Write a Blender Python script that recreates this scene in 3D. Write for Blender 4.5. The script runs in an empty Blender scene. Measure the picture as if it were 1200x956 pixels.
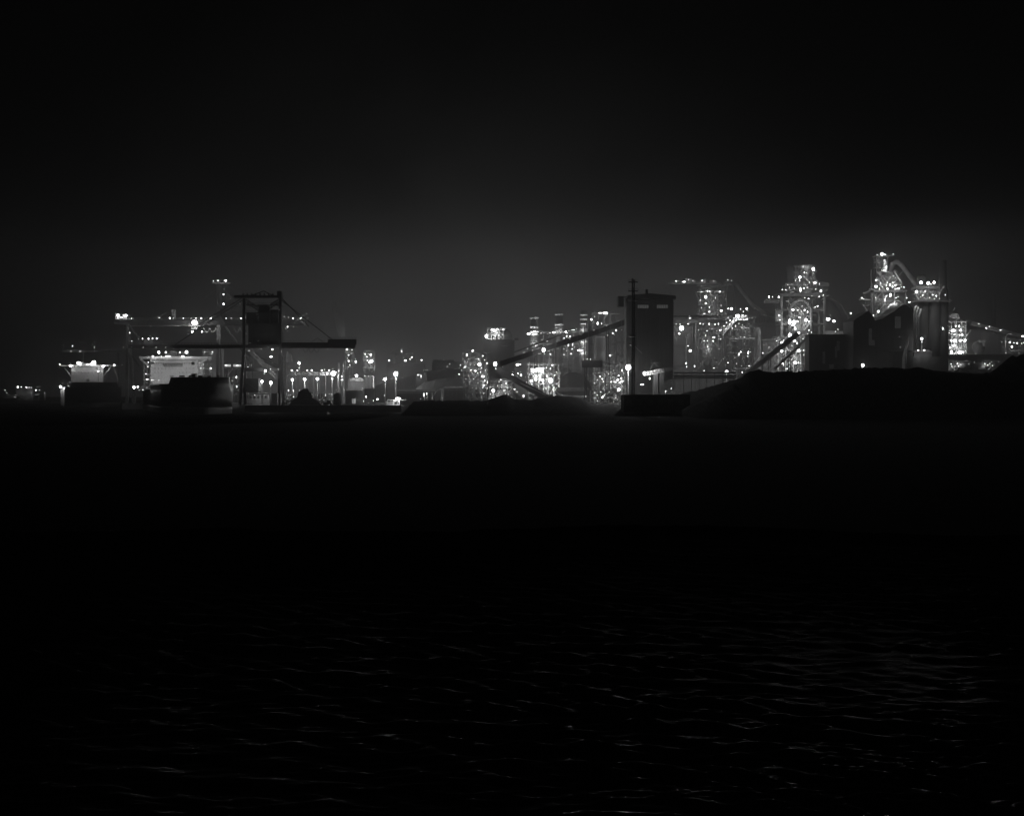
import bpy, math, random
from mathutils import Vector, noise
random.seed(7)
S = bpy.context.scene
COL = S.collection
F = 1648.0          # focal length in pixels of the 1200 px wide photograph
HZ = 464.0          # row of the horizon
CZ = 12.0           # eye height, metres above the water
GZ = 5.0            # level of the quay

# ------------------------------------------------------------------ camera
cd = bpy.data.cameras.new('camera'); cam = bpy.data.objects.new('camera', cd); COL.objects.link(cam)
cam.location = (0, 0, CZ); cam.rotation_euler = (math.radians(90), 0, 0)
cd.sensor_width = 36; cd.lens = 36*F/1200; cd.shift_y = -(478-HZ)/1200; cd.clip_start = 1; cd.clip_end = 30000
S.camera = cam
# ------------------------------------------------------------------ night sky: dark with a faint town glow near the horizon
w = bpy.data.worlds.new('World'); S.world = w; w.use_nodes = True
nt = w.node_tree; nt.nodes.clear()
N = nt.nodes.new; L = nt.links.new
out = N('ShaderNodeOutputWorld'); bg = N('ShaderNodeBackground'); L(bg.outputs[0], out.inputs[0])
tc = N('ShaderNodeTexCoord'); sp = N('ShaderNodeSeparateXYZ'); L(tc.outputs['Generated'], sp.inputs[0])
def M(op, a, b=None):
    n = N('ShaderNodeMath'); n.operation = op
    for i, v in enumerate((a, b)):
        if v is None: continue
        if isinstance(v, (int, float)): n.inputs[i].default_value = v
        else: L(v, n.inputs[i])
    return n.outputs[0]
el = M('MAXIMUM', sp.outputs['Z'], 0.0)
az = M('ADD', sp.outputs['X'], 0.03)
e1 = M('EXPONENT', M('MULTIPLY', M('POWER', M('DIVIDE', el, 0.155), 1.5), -1.0))
a1 = M('EXPONENT', M('MULTIPLY', M('POWER', M('DIVIDE', az, 0.25), 2.0), -1.0))
fr = M('GREATER_THAN', sp.outputs['Y'], 0.0)
glow = M('MULTIPLY', M('MULTIPLY', M('MULTIPLY', e1, a1), fr), 0.0042)
base = M('MULTIPLY', M('MULTIPLY', M('EXPONENT', M('MULTIPLY', el, -6.0)), a1), 0.0036)
az2 = M('ADD', sp.outputs['X'], 0.035)
a2 = M('EXPONENT', M('MULTIPLY', M('POWER', M('DIVIDE', az2, 0.17), 2.0), -1.0))
low = M('MULTIPLY', M('MULTIPLY', M('MULTIPLY', M('EXPONENT', M('DIVIDE', el, -0.05)), a2), fr), 0.115)
sky = M('ADD', M('ADD', M('ADD', glow, base), low), 0.0002)
nz = N('ShaderNodeTexNoise'); nz.inputs['Scale'].default_value = 5; nz.inputs['Detail'].default_value = 4; nz.inputs['Distortion'].default_value = .6
L(tc.outputs['Generated'], nz.inputs['Vector']); nr = N('ShaderNodeMapRange'); L(nz.outputs['Fac'], nr.inputs['Value'])
for k_, v_ in (('From Min', .3), ('From Max', .7), ('To Min', .72), ('To Max', 1.22)): nr.inputs[k_].default_value = v_
sky = M('MULTIPLY', sky, nr.outputs[0])     # thin uneven cloud
cc = N('ShaderNodeCombineColor'); [L(sky, cc.inputs[i]) for i in range(3)]
L(cc.outputs[0], bg.inputs[0]); bg.inputs[1].default_value = 1.0
# ------------------------------------------------------------------ exposure and sampling
S.view_settings.view_transform = 'Standard'; S.view_settings.look = 'None'
S.view_settings.exposure = 0; S.view_settings.gamma = 1
S.cycles.use_denoising = True; S.cycles.volume_bounces = 0; S.cycles.max_bounces = 3
S.cycles.diffuse_bounces = 1; S.cycles.glossy_bounces = 2; S.cycles.transparent_max_bounces = 4
S.cycles.sample_clamp_indirect = 1.0; S.cycles.use_light_tree = True; S.cycles.filter_width = 1.25
POWER = 0.17         # common factor of every lamp
HAZE = 0.00050; ANISO = 0.2

# ------------------------------------------------------------------ materials
def mat(name, c, rough=.7, metal=0, var=.35, scale=.25, emit=0, spec=.4, streak=1.0):
    m = bpy.data.materials.new(name); m.use_nodes = True; t = m.node_tree
    b = t.nodes['Principled BSDF']; b.inputs['Roughness'].default_value = rough; b.inputs['Metallic'].default_value = metal
    b.inputs['Specular IOR Level'].default_value = spec
    if emit:
        b.inputs['Base Color'].default_value = (c, c, c, 1); b.inputs['Emission Color'].default_value = (1, 1, 1, 1)
        b.inputs['Emission Strength'].default_value = emit
        m.cycles.emission_sampling = 'NONE'
        return m
    g = t.nodes.new('ShaderNodeNewGeometry'); mp = t.nodes.new('ShaderNodeMapping'); mp.inputs['Scale'].default_value = (scale, scale, scale*streak)
    t.links.new(g.outputs['Position'], mp.inputs[0])
    n = t.nodes.new('ShaderNodeTexNoise'); n.inputs['Scale'].default_value = 1; n.inputs['Detail'].default_value = 6; n.inputs['Roughness'].default_value = .65
    t.links.new(mp.outputs[0], n.inputs['Vector'])
    r = t.nodes.new('ShaderNodeMapRange'); r.inputs['From Min'].default_value = .3; r.inputs['From Max'].default_value = .7
    r.inputs['To Min'].default_value = c*(1-var); r.inputs['To Max'].default_value = min(.9, c*(1+var))
    t.links.new(n.outputs['Fac'], r.inputs['Value'])
    k = t.nodes.new('ShaderNodeCombineColor'); [t.links.new(r.outputs[0], k.inputs[i]) for i in range(3)]
    t.links.new(k.outputs[0], b.inputs['Base Color'])
    return m
STEEL = mat('painted_steel', .16, .6, 0, .5, .6)
DARK = mat('dark_steel', .05, .6, 0, .4, .5)
LIGHT = mat('light_steel', .40, .5, 0, .35, .6)
CLAD = mat('sheet_cladding', .14, .6, 0, .4, .35, streak=.12)
CLADD = mat('dark_cladding', .07, .7, 0, .45, .3, streak=.12)
CONC = mat('concrete', .28, .85, 0, .35, .3, streak=.25)
WHITE = mat('white_paint', .78, .5, 0, .07, .5, streak=.2)
HULL = mat('hull_paint', .035, .5, 0, .4, .15)
BOOT = mat('antifouling_paint', .2, .6, 0, .3, .15)
COAL = mat('coal', .018, .95, 0, .5, .5, spec=.1)
SOIL = mat('quay_surface', .07, .95, 0, .4, .08, spec=.1)
PALE = mat('translucent_sheeting', .55, .6, 0, .15, .5)
GLASSD = mat('dark_glass', .02, .15, 0, .1)
INK = mat('black_lettering', .02, .6, 0, .1)
def emat(n, e): return mat(n, .8, emit=e)
EM = {'A': emat('lamp_glass_flood', 16), 'B': emat('lamp_glass_bright', 7), 'C': emat('lamp_glass', 4), 'D': emat('lamp_glass_dim', 1.8), 'E': emat('lamp_glass_faint', 1.1)}
WINL = emat('lit_window_glass', .05); WINB = emat('bright_window_glass', .7); WINX = emat('glaring_opening', 1.6); WINM = emat('lit_opening', .3)
RAD = {'X': 2.3, 'A': 1.35, 'B': .9, 'C': .56, 'D': .42, 'E': .3}
WATT = {'X': 120000, 'A': 21000, 'B': 7000, 'C': 2200, 'D': 700, 'E': 0}

# ------------------------------------------------------------------ mesh builder
def P(px, py, Y): return Vector(((px-600)/F*Y, Y, CZ+(HZ-py)/F*Y))
def PXm(Y): return Y/F
EACH = {'windlass', 'window_frame', 'roller_door', 'maintenance_hoist', 'stay', 'hoist_house', 'post', 'wing_brace', 'porthole', 'recess', 'side_gallery', 'festoon_cable', 'leg', 'rack_post', 'lamp_mast', 'vent_pipe', 'riser_pipe', 'canopy_post', 'lit_opening', 'louvre', 'window', 'vessel', 'light_post', 'brace', 'side_platform', 'side_house', 'gas_pipe', 'uptake_pipe'}
class MB:
    def __init__(s): s.v = []; s.f = []; s.pr = []
    def add(s, vs, fs):
        o = len(s.v); s.pr.append((vs, fs)); s.v += [Vector(v) for v in vs]; s.f += [tuple(o+i for i in f) for f in fs]; return s
    def box(s, x0, x1, y0, y1, z0, z1):
        return s.add([(x0,y0,z0),(x1,y0,z0),(x1,y1,z0),(x0,y1,z0),(x0,y0,z1),(x1,y0,z1),(x1,y1,z1),(x0,y1,z1)],
              [(0,3,2,1),(4,5,6,7),(0,1,5,4),(1,2,6,5),(2,3,7,6),(3,0,4,7)])
    def R(s, a, b, t, u, Y, d):            # front face at Y, seen between columns a-b and rows t-u, d deep
        p = P(a, u, Y); q = P(b, t, Y); return s.box(p.x, q.x, Y, Y+d, p.z, q.z)
    def G(s, a, b, t, Y, d, g=GZ):         # the same standing on the ground
        p = P(a, HZ, Y); q = P(b, t, Y); return s.box(p.x, q.x, Y, Y+d, g, q.z)
    def beam(s, p, q, w, h=None):
        p = Vector(p); q = Vector(q); h = h or w; d = (q-p)
        if d.length < 1e-6: return s
        d.normalize(); u = Vector((0,0,1)) if abs(d.z) < .95 else Vector((0,1,0))
        a = d.cross(u).normalized()*w/2; b = a.cross(d).normalized()*h/2
        vs = [p-a-b, p+a-b, p+a+b, p-a+b, q-a-b, q+a-b, q+a+b, q-a+b]
        return s.add(vs, [(0,1,2,3),(4,7,6,5),(0,4,5,1),(1,5,6,2),(2,6,7,3),(3,7,4,0)])
    def tube(s, p, q, r0, r1=None, n=8): return s.path([p, q], [r0, r1 if r1 is not None else r0], n)
    def path(s, pts, r, n=8):
        pts = [Vector(p) for p in pts]; m = len(pts)
        if not isinstance(r, (list, tuple)): r = [r]*m
        vs = []; prev = None
        for i, p in enumerate(pts):
            d = (pts[min(i+1, m-1)]-pts[max(i-1, 0)]).normalized()
            if prev is None:
                u = Vector((0,0,1)) if abs(d.z) < .95 else Vector((0,1,0)); a = d.cross(u).normalized()
            else: a = (prev - d*prev.dot(d)).normalized()
            prev = a; b = d.cross(a)
            vs += [p+(a*math.cos(t)+b*math.sin(t))*r[i] for t in (2*math.pi*k/n for k in range(n))]
        fs = [tuple(range(n-1, -1, -1)), tuple(range((m-1)*n, m*n))]
        for i in range(m-1):
            for k in range(n):
                k2 = (k+1) % n; fs.append((i*n+k, i*n+k2, (i+1)*n+k2, (i+1)*n+k))
        return s.add(vs, fs)
    def lathe(s, cx, cy, prof, n=20):
        vs = []
        for r, z in prof: vs += [(cx+r*math.cos(2*math.pi*k/n), cy+r*math.sin(2*math.pi*k/n), z) for k in range(n)]
        fs = [tuple(range(n-1, -1, -1)), tuple(range((len(prof)-1)*n, len(prof)*n))]
        for i in range(len(prof)-1):
            for k in range(n):
                k2 = (k+1) % n; fs.append((i*n+k, i*n+k2, (i+1)*n+k2, (i+1)*n+k))
        return s.add(vs, fs)
    def prism(s, pts, Y, d):               # pts: (px, py) outline, anticlockwise or not
        a = [P(x, y, Y) for x, y in pts]; n = len(a); b = [Vector((p.x, Y+d, p.z)) for p in a]
        fs = [tuple(range(n)), tuple(range(2*n-1, n-1, -1))] + [(i, n+i, n+(i+1) % n, (i+1) % n) for i in range(n)]
        return s.add(a+b, fs)
    def truss(s, p, q, w, h, n, t=.35):    # four chords, uprights and diagonals
        p = Vector(p); q = Vector(q); d = (q-p).normalized()
        u = Vector((0,0,1)) if abs(d.z) < .9 else Vector((1,0,0))
        a = d.cross(u).normalized()*w/2; b = a.cross(d).normalized()*h/2
        cs = [-a-b, a-b, a+b, -a+b]
        for c in cs: s.beam(p+c, q+c, t)
        for i in range(n+1):
            o = p+(q-p)*i/n
            for k in range(4): s.beam(o+cs[k], o+cs[(k+1) % 4], t*.7)
            if i < n:
                o2 = p+(q-p)*(i+1)/n
                for k in range(4):
                    c0, c1 = cs[k], cs[(k+1) % 4]
                    if i % 2: c0, c1 = c1, c0
                    s.beam(o+c0, o2+c1, t*.7)
        return s
    def rail(s, x0, x1, y, z, t=.1, h=1.1):
        s.beam((x0,y,z+h), (x1,y,z+h), t); s.beam((x0,y,z+h*.5), (x1,y,z+h*.5), t*.7)
        k = max(1, int(abs(x1-x0)/2.5))
        for i in range(k+1): s.beam((x0+(x1-x0)*i/k, y, z), (x0+(x1-x0)*i/k, y, z+h), t)
        return s
    def build(s, name, m, parent=None, smooth=False):
        if name in EACH and len(s.pr) > 1:          # separate pieces become objects of their own
            for vs, fs in s.pr: o = MB().add(vs, fs).build(name, m, parent, smooth)
            return o
        o0 = Vector((0,0,0))
        q = parent
        while q is not None: o0 += q.location; q = q.parent
        me = bpy.data.meshes.new(name); me.from_pydata([tuple(v-o0) for v in s.v], [], s.f); me.update()
        import bmesh
        bm = bmesh.new(); bm.from_mesh(me); bmesh.ops.recalc_face_normals(bm, faces=bm.faces); bm.to_mesh(me); bm.free()
        if smooth:
            for p in me.polygons: p.use_smooth = True
        me.materials.append(m); o = bpy.data.objects.new(name, me); COL.objects.link(o)
        if parent is not None: o.parent = parent
        return o
def thing(name, label, cat, px, Y, group=None, z=GZ):
    o = bpy.data.objects.new(name, None); COL.objects.link(o); o.empty_display_size = 1
    o.location = ((px-600)/F*Y, Y, z); o['label'] = label; o['category'] = cat
    if group: o['group'] = group
    return o
def tag(o, label, cat, group=None):
    o['label'] = label; o['category'] = cat
    if group: o['group'] = group
    return o
def struct(o): o['kind'] = 'structure'; return o

# ------------------------------------------------------------------ lamps: housing with a bowl of glowing glass, light just in front of it
_lm = {}
def lamp_mesh(k, r, sx, sz):
    key = (k, round(r, 2), sx, sz)
    if key in _lm: return _lm[key]
    import bmesh
    me = bpy.data.meshes.new('lamp'); bm = bmesh.new()
    bmesh.ops.create_icosphere(bm, subdivisions=2 if r > 1 else 1, radius=r)
    for v in bm.verts: v.co.x *= sx; v.co.z *= sz
    for f in bm.faces: f.material_index = 0
    n0 = len(bm.faces); r2 = r*1.05
    g = bmesh.ops.create_cube(bm, size=1)
    for v in g['verts']: v.co = Vector((v.co.x*r*1.6*sx, v.co.y*r*1.6, v.co.z*r*.35 + r*sz*1.02))
    bm.faces.ensure_lookup_table()
    for f in bm.faces[n0:]: f.material_index = 1
    bm.to_mesh(me); bm.free(); me.materials.append(EM['A' if k == 'X' else k]); me.materials.append(DARK)
    _lm[key] = me; return me
_ld = {}; _lr = random.Random(99)
def lamp(parent, px, py, Y, k='C', sx=1, sz=1, name='lamp', pw=1):
    r = RAD[k]*Y/1200*(.9 if sx*sz <= 1 else 1)*_lr.choice((.65, .8, .95, 1.1) if k in 'BCD' else (.9, 1.05))
    me = lamp_mesh(k, r, sx, sz); o = bpy.data.objects.new(name, me); COL.objects.link(o)
    p = P(px, py, Y)
    o0 = Vector((0,0,0)); q = parent
    while q is not None: o0 += q.location; q = q.parent
    o.location = p-o0; o.parent = parent
    e = WATT[k]*pw*POWER
    if e > 0:
        if (e,) not in _ld:
            l = bpy.data.lights.new('lamp_light', 'POINT'); l.energy = e; l.shadow_soft_size = .4; _ld[(e,)] = l
        lo = bpy.data.objects.new('lamp_light', _ld[(e,)]); COL.objects.link(lo)
        lo.location = (0, -r-1.0, -r*.5); lo.parent = o
    return o
def lamps(parent, Y, s, name='lamp', pw=1):     # "px,py,K[,sx[,sz]] ..."
    for t in s.split():
        a = t.split(','); sx = float(a[3]) if len(a) > 3 else 1; sz = float(a[4]) if len(a) > 4 else 1
        lamp(parent, float(a[0]), float(a[1]), Y, a[2], sx, sz, name, pw)
def spot(parent, p, target, watt, deg, name='spot_light'):
    l = bpy.data.lights.new(name, 'SPOT'); l.energy = watt*POWER; l.spot_size = math.radians(deg); l.spot_blend = .6; l.shadow_soft_size = .5
    o = bpy.data.objects.new(name, l); COL.objects.link(o)
    o0 = Vector((0,0,0)); q = parent
    while q is not None: o0 += q.location; q = q.parent
    o.location = Vector(p)-o0; o.parent = parent
    o.rotation_euler = (Vector(target)-Vector(p)).to_track_quat('-Z', 'Y').to_euler()

# ------------------------------------------------------------------ a steel frame with floors, railings, pipes and vessels
def works(root, a, b, t, Y, depth=14, nx=3, nl=5, seed=1, m=STEEL, bot=None, pipes=4, vessels=2, braces=True, cw=.55, taper=0, bits=10):
    rg = random.Random(seed)
    x0 = P(a, 0, Y).x; x1 = P(b, 0, Y).x; zt = P(0, t, Y).z; zb = GZ if bot is None else P(0, bot, Y).z
    fr = MB(); H = zt-zb
    def X(u, z): k = taper*(z-zb)/H; return x0+(x1-x0)*(k/2+u*(1-k))
    for i in range(nx+1):
        for yy in (Y, Y+depth): fr.beam((X(i/nx, zb), yy, zb), (X(i/nx, zt), yy, zt), cw)
    for j in range(1, nl+1):
        z = zb+H*j/nl
        for yy in (Y, Y+depth): fr.beam((X(0, z), yy, z-.3), (X(1, z), yy, z-.3), cw*.8)
        for i in (0, nx): fr.beam((X(i/nx, z), Y, z-.3), (X(i/nx, z), Y+depth, z-.3), cw*.7)
    if braces:
        for j in range(nl):
            i = rg.randrange(nx); z0 = zb+H*j/nl; z1 = zb+H*(j+1)/nl
            fr.beam((X(i/nx, z0), Y, z0), (X((i+1)/nx, z1), Y, z1), cw*.5)
            fr.beam((X((i+1)/nx, z0), Y, z0), (X(i/nx, z1), Y, z1), cw*.5)
    fr.build('steel_frame', m, root)
    for j in range(1, nl+1):
        z = zb+H*j/nl; xa = X(0, z); xb = X(1, z)
        ex = (rg.uniform(0, .15)*(xb-xa), rg.uniform(0, .15)*(xb-xa))
        s = MB(); s.box(xa-ex[0]-.3, xb+ex[1]+.3, Y-.8, Y+depth*.75, z, z+.22); s.rail(xa-ex[0], xb+ex[1], Y-.75, z+.22, .13)
        s.build('platform', m, root)
    for i in range(vessels):
        u = rg.uniform(.2, .8); r = rg.uniform(.10, .2)*(x1-x0); z0 = zb+H*rg.uniform(.0, .5); z1 = z0+H*rg.uniform(.2, .45); z1 = min(z1, zt)
        cx = x0+(x1-x0)*u; s = MB(); s.lathe(cx, Y+depth*.5, [(r*.2, z0), (r, z0+r*.6), (r, z1-r*.5), (r*.6, z1-r*.1), (r*.1, z1)], 14)
        s.build('vessel', rg.choice([LIGHT, STEEL, LIGHT]), root, True)
    for i in range(pipes):
        u = rg.uniform(.05, .95); u2 = rg.uniform(0, 1); z0 = zb+H*rg.uniform(0, .6); z1 = z0+H*rg.uniform(.15, .4); r = rg.uniform(.25, .7)
        pa = x0+(x1-x0)*u; pb = x0+(x1-x0)*u2; yy = Y+rg.uniform(-.3, depth*.4)
        s = MB(); s.path([(pa, yy, z0), (pa, yy, z1-r*2), (pa+(pb-pa)*.06, yy, z1), (pb, yy, z1), (pb, yy+depth*.3, z1+1)], r, 8)
        s.build('pipe', rg.choice([LIGHT, STEEL]), root, True)
    web = MB()                              # fine lattice in the front face
    for j in range(nl):
        if rg.random() < .35: continue
        z0 = zb+H*j/nl; z1 = zb+H*(j+1)/nl; pitch = max(1.4, (z1-z0)*.5); xa = X(0, z0); xb = X(1, z0); k = max(2, int((xb-xa)/pitch))
        for i in range(k):
            a_ = xa+(xb-xa)*i/k; b_ = xa+(xb-xa)*(i+1)/k; web.beam((a_, Y-.1, z0 if i % 2 else z1-.4), (b_, Y-.1, z1-.4 if i % 2 else z0), .2)
            if rg.random() < .5: web.beam((a_, Y-.1, z0), (a_, Y-.1, z1), .25)
    if web.v:
        for u_ in (0, 1): web.beam((X(u_, zb), Y-.1, zb), (X(u_, zt), Y-.1, zt), .25)
        web.build('lattice', m, root)
    for i in range(int(nx*nl*.45)+2):       # small working lights under the floors
        j = rg.randint(1, nl); z = zb+H*j/nl; xx = X(rg.random(), z); yy = Y-.9
        lamp(root, 600+xx/yy*F, HZ-(z-CZ-.6)/yy*F, yy, rg.choice('DEEE'), rg.choice((.8, 1, 1.5)), .8)
    for i in range(bits):                   # valves, cabinets and stair flights on the floors
        j = rg.randrange(nl); z = zb+H*j/nl+.22; xx = X(rg.random(), z); wv = rg.uniform(.8, 2.4)
        s = MB()
        if rg.random() < .5: s.box(xx, xx+wv, Y+.2, Y+2, z, z+rg.uniform(1, 2.6)); nm = 'cabinet'
        else:
            z2 = z+H/nl; s.beam((xx, Y-.6, z), (xx+(z2-z)*rg.choice([-1, 1])*.8, Y-.6, z2), .9, .25); nm = 'stair_flight'
        s.build(nm, rg.choice([LIGHT, WHITE, STEEL]), root)
    return X

# ================================================================== SETTING
# sea, real waves near the viewer
def sea():
    rows = []; y = 33.0
    while y < 170: rows.append(y); y *= 1.0042
    while y < 420: rows.append(y); y *= 1.012
    while y < 12000: rows.append(y); y *= 1.12
    nc = 480; v = []; f = []
    rg = random.Random(3); W = []
    lam = .42
    while lam < 7:
        an = rg.gauss(math.radians(84), math.radians(34)); k = 2*math.pi/lam
        W.append((k*math.cos(an), k*math.sin(an), .019*lam if lam < 1.8 else .019*1.8*(1.8/lam)**.5, rg.uniform(0, 6.28), lam)); lam *= 1.17
    for r_, y in enumerate(rows):
        sp_ = (rows[min(r_+1, len(rows)-1)]-y)
        for c in range(nc+1):
            x = (c/nc-.5)*y*1.0 if y < 420 else (c/nc-.5)*y*2.4
            z = 0
            if y < 420:
                wob = 1.5*noise.noise(Vector((x*.09, y*.09, 1))); gust = .9+1.3*noise.noise(Vector((x*.05+4, y*.04, 7)))
                for kx, ky, a, ph, lam in W:
                    if lam > sp_*2.4: z += a*math.sin(kx*x+ky*y+ph+wob)
                z = z*gust+.06*noise.noise(Vector((x*.5, y*.9, 9)))
                z *= 1 if y < 330 else (420-y)/90
            v.append((x, y, z))
    n = nc+1
    for r in range(len(rows)-1):
        for c in range(nc): f.append((r*n+c, r*n+c+1, (r+1)*n+c+1, (r+1)*n+c))
    me = bpy.data.meshes.new('sea'); me.from_pydata(v, [], f)
    for p in me.polygons: p.use_smooth = True
    o = bpy.data.objects.new('sea', me); COL.objects.link(o); struct(o)
    m = bpy.data.materials.new('sea_water'); m.use_nodes = True; t = m.node_tree; t.nodes.clear()
    oo = t.nodes.new('ShaderNodeOutputMaterial'); b = t.nodes.new('ShaderNodeBsdfGlossy'); t.links.new(b.outputs[0], oo.inputs['Surface'])
    b.inputs['Color'].default_value = (.03, .03, .03, 1)         # black, silty harbour water
    g = t.nodes.new('ShaderNodeNewGeometry'); mp = t.nodes.new('ShaderNodeMapping'); mp.inputs['Scale'].default_value = (1.2, 3.2, 1)
    sx = t.nodes.new('ShaderNodeSeparateXYZ'); t.links.new(g.outputs['Position'], sx.inputs[0])     # calm by the pier, ruffled out in the basin
    rr = t.nodes.new('ShaderNodeMapRange'); t.links.new(sx.outputs['Y'], rr.inputs['Value'])
    for k_, v_ in (('From Min', 42), ('From Max', 100), ('To Min', .05), ('To Max', .55)): rr.inputs[k_].default_value = v_
    t.links.new(rr.outputs[0], b.inputs['Roughness'])
    t.links.new(g.outputs['Position'], mp.inputs[0]); nn = t.nodes.new('ShaderNodeTexNoise'); nn.inputs['Scale'].default_value = 1; nn.inputs['Detail'].default_value = 4
    t.links.new(mp.outputs[0], nn.inputs['Vector']); bp = t.nodes.new('ShaderNodeBump'); bp.inputs['Strength'].default_value = 1; bp.inputs['Distance'].default_value = .03
    t.links.new(nn.outputs['Fac'], bp.inputs['Height']); t.links.new(bp.outputs[0], b.inputs['Normal'])
    me.materials.append(m)
sea()
def slab(name, pts, z0, z1, m):
    s = MB(); n = len(pts)
    s.add([(x, y, z1) for x, y in pts]+[(x, y, z0) for x, y in pts], [tuple(range(n))]+[(i, (i+1) % n, n+(i+1) % n, n+i) for i in range(n)])
    return struct(s.build(name, m))
X_ = lambda px, Y: (px-600)/F*Y
slab('ground', [(X_(287,1045),1045),(X_(470,1045),1045),(X_(485,985),985),(X_(1500,985),985),(9000,2500),(9000,11500),(-9000,11500),(-9000,2250),(X_(60,2250),2250),(X_(150,2000),2000),
     (X_(150,1340),1340),(X_(287,1340),1340)], -1, GZ, SOIL)
slab('dark_filler_flat', [(-400,150)]+[(-100+i*1.5, 122+9*noise.noise(Vector((i*.06, 0, 4)))+3*noise.noise(Vector((i*.31, 2, 4)))+1.2*noise.noise(Vector((i*1.1, 2, 4)))) for i in range(140)]+[(400,165),(1200,520),(1200,835),(-70,835),(-75,640),(-140,560),(-1200,540)], -1, .5, mat('filler_black', .006, .95, 0, .4, .1, spec=.02))  # near-black sheet added to keep the middle distance free of water glints
slab('jetty', [(X_(143,1275),1275),(X_(287,1275),1275),(X_(287,1336),1336),(X_(143,1336),1336)], -1, GZ+.5, CONC)
# dark bank along the water: low mounds, one sheet
def terrain(name, prof, Y0, Y1, Yr, m, label=None, z0=-.5, seed=0, rough=.8, n=340):
    xs0, xs1 = prof[0][0], prof[-1][0]; v = []; f = []
    def hp(px):
        for (a, ya), (b, yb) in zip(prof, prof[1:]):
            if a <= px <= b: return ya+(yb-ya)*(px-a)/(b-a)
        return prof[-1][1]
    ys = [Y0+(Y1-Y0)*i/16 for i in range(17)]
    for Y in ys:
        for i in range(n+1):
            px = xs0+(xs1-xs0)*i/n
            zr = CZ+(HZ-hp(px))/F*Yr
            t = (Y-Y0)/(Yr-Y0) if Y <= Yr else (Y1-Y)/(Y1-Yr)
            t = max(0, min(1, t))**.8
            x = X_(px, Yr)
            edge = min(1, min(i, n-i)/4)
            z = z0+(zr-z0)*t*edge + t*rough*edge*(noise.noise(Vector((x*.14+seed, Y*.14, 0)))*1.0+noise.noise(Vector((x*.45+seed, Y*.45, 5)))*.8+noise.noise(Vector((x*1.1+seed, Y*.6, 5)))*.5)
            v.append((x, Y, z))
    k = n+1
    for r in range(16):
        for i in range(n): f.append((r*k+i, r*k+i+1, (r+1)*k+i+1, (r+1)*k+i))
    o0 = Vector((0,0,0)); me = bpy.data.meshes.new(name); me.from_pydata(v, [], f)
    for p in me.polygons: p.use_smooth = True
    me.materials.append(m); o = bpy.data.objects.new(name, me); COL.objects.link(o)
    if label: tag(o, label, 'coal heap', 'coal heaps along the shore')
    else: struct(o)
    return o
terrain('bank', [(476,479),(480,470),(500,469),(555,469),(572,468.5),(582,465),(588,461.5),(596,462.5),(603,467),(622,468.5),(634,465),(648,463),(668,463.2),(682,466),(690,471),(700,474),(716,471),(725,474),(760,476),(1260,476)], 820, 1000, 930, SOIL, seed=3)
terrain('coal_heap', [(776,473),(790,464),(800,460),(815,457),(840,449),(868,441.5),(885,438),(960,436),(1000,452)], 880, 975, 925, COAL, 'lower grey coal heap rising right of the low block, behind the black heap', seed=8, n=160)
terrain('coal_heap', [(800,480),(812,474),(835,464),(852,455),(866,445),(873,438),(879,435.5),(890,433.5),(905,435),(930,435),(960,433.5),(985,433),(1010,431.5),(1040,431),(1062,431.5),(1080,431),(1092,433.5),(1104,436),(1125,436.5),(1150,438),(1165,436),(1185,440),(1215,470)], 700, 880, 790, COAL, 'long flat-topped black coal heap in front of the dark buildings', seed=1, n=380)
terrain('coal_heap', [(1120,480),(1140,452),(1152,441),(1160,436.5),(1168,431),(1176,424),(1182,418.5),(1187,416.5),(1192,418),(1198,415),(1215,410),(1250,405),(1300,420),(1360,470)], 690, 860, 775, COAL, 'steep black coal heap cut by the right edge of the picture', seed=5, n=220)

# ================================================================== FAR LEFT SHORE
t = thing('quay_shed', 'long low shed with a row of bright lamps on the far left shore', 'shed', 29, 2260)
s = MB(); s.G(19, 39, 457, 2260, 30); s.build('wall', CLAD, t); s = MB(); s.prism([(18,457),(40,457),(37,455),(21,455)], 2257, 36); s.build('roof', DARK, t)
lamps(t, 2252, '21,453.5,B 25,453.5,C 31,453.8,B 34,454,C 37,454,C')
t = thing('quay_shed', 'small open shed with two lamps, right of the long shed on the far left shore', 'shed', 41, 2265)
s = MB(); s.R(35, 46, 461.5, 463, 2265, 20); s.build('roof', LIGHT, t); s = MB()
for a in (36, 40, 45): s.G(a, a+.4, 462, 2266, .6)
s.build('post', STEEL, t); lamps(t, 2258, '42,457.2,B 46.5,457.2,C 36.5,460.3,D')
t = thing('landing_stage', 'low landing stage with railings at the far left edge', 'jetty', 12, 2200, z=0)
s = MB(); s.R(3, 20, 465, 467, 2200, 14); s.build('deck', CONC, t); s = MB(); s.rail(X_(8,2200), X_(20,2200), 2201, P(0,465,2200).z, .5, 3); s.build('railing', WHITE, t)
s = MB(); s.beam(P(6,465,2201), P(6,457,2201), .5); s.build('mast', STEEL, t); lamps(t, 2198, '6,457,C 8,460.2,D 17.5,465,D')
t = thing('mooring_post', 'single pale lit mooring post left of the farther ship', 'post', 52.5, 2300)
s = MB(); s.G(52, 53.1, 460.5, 2300, 1.4); s.build('post', WHITE, t); lamps(t, 2296, '52.5,460.2,D')

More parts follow.
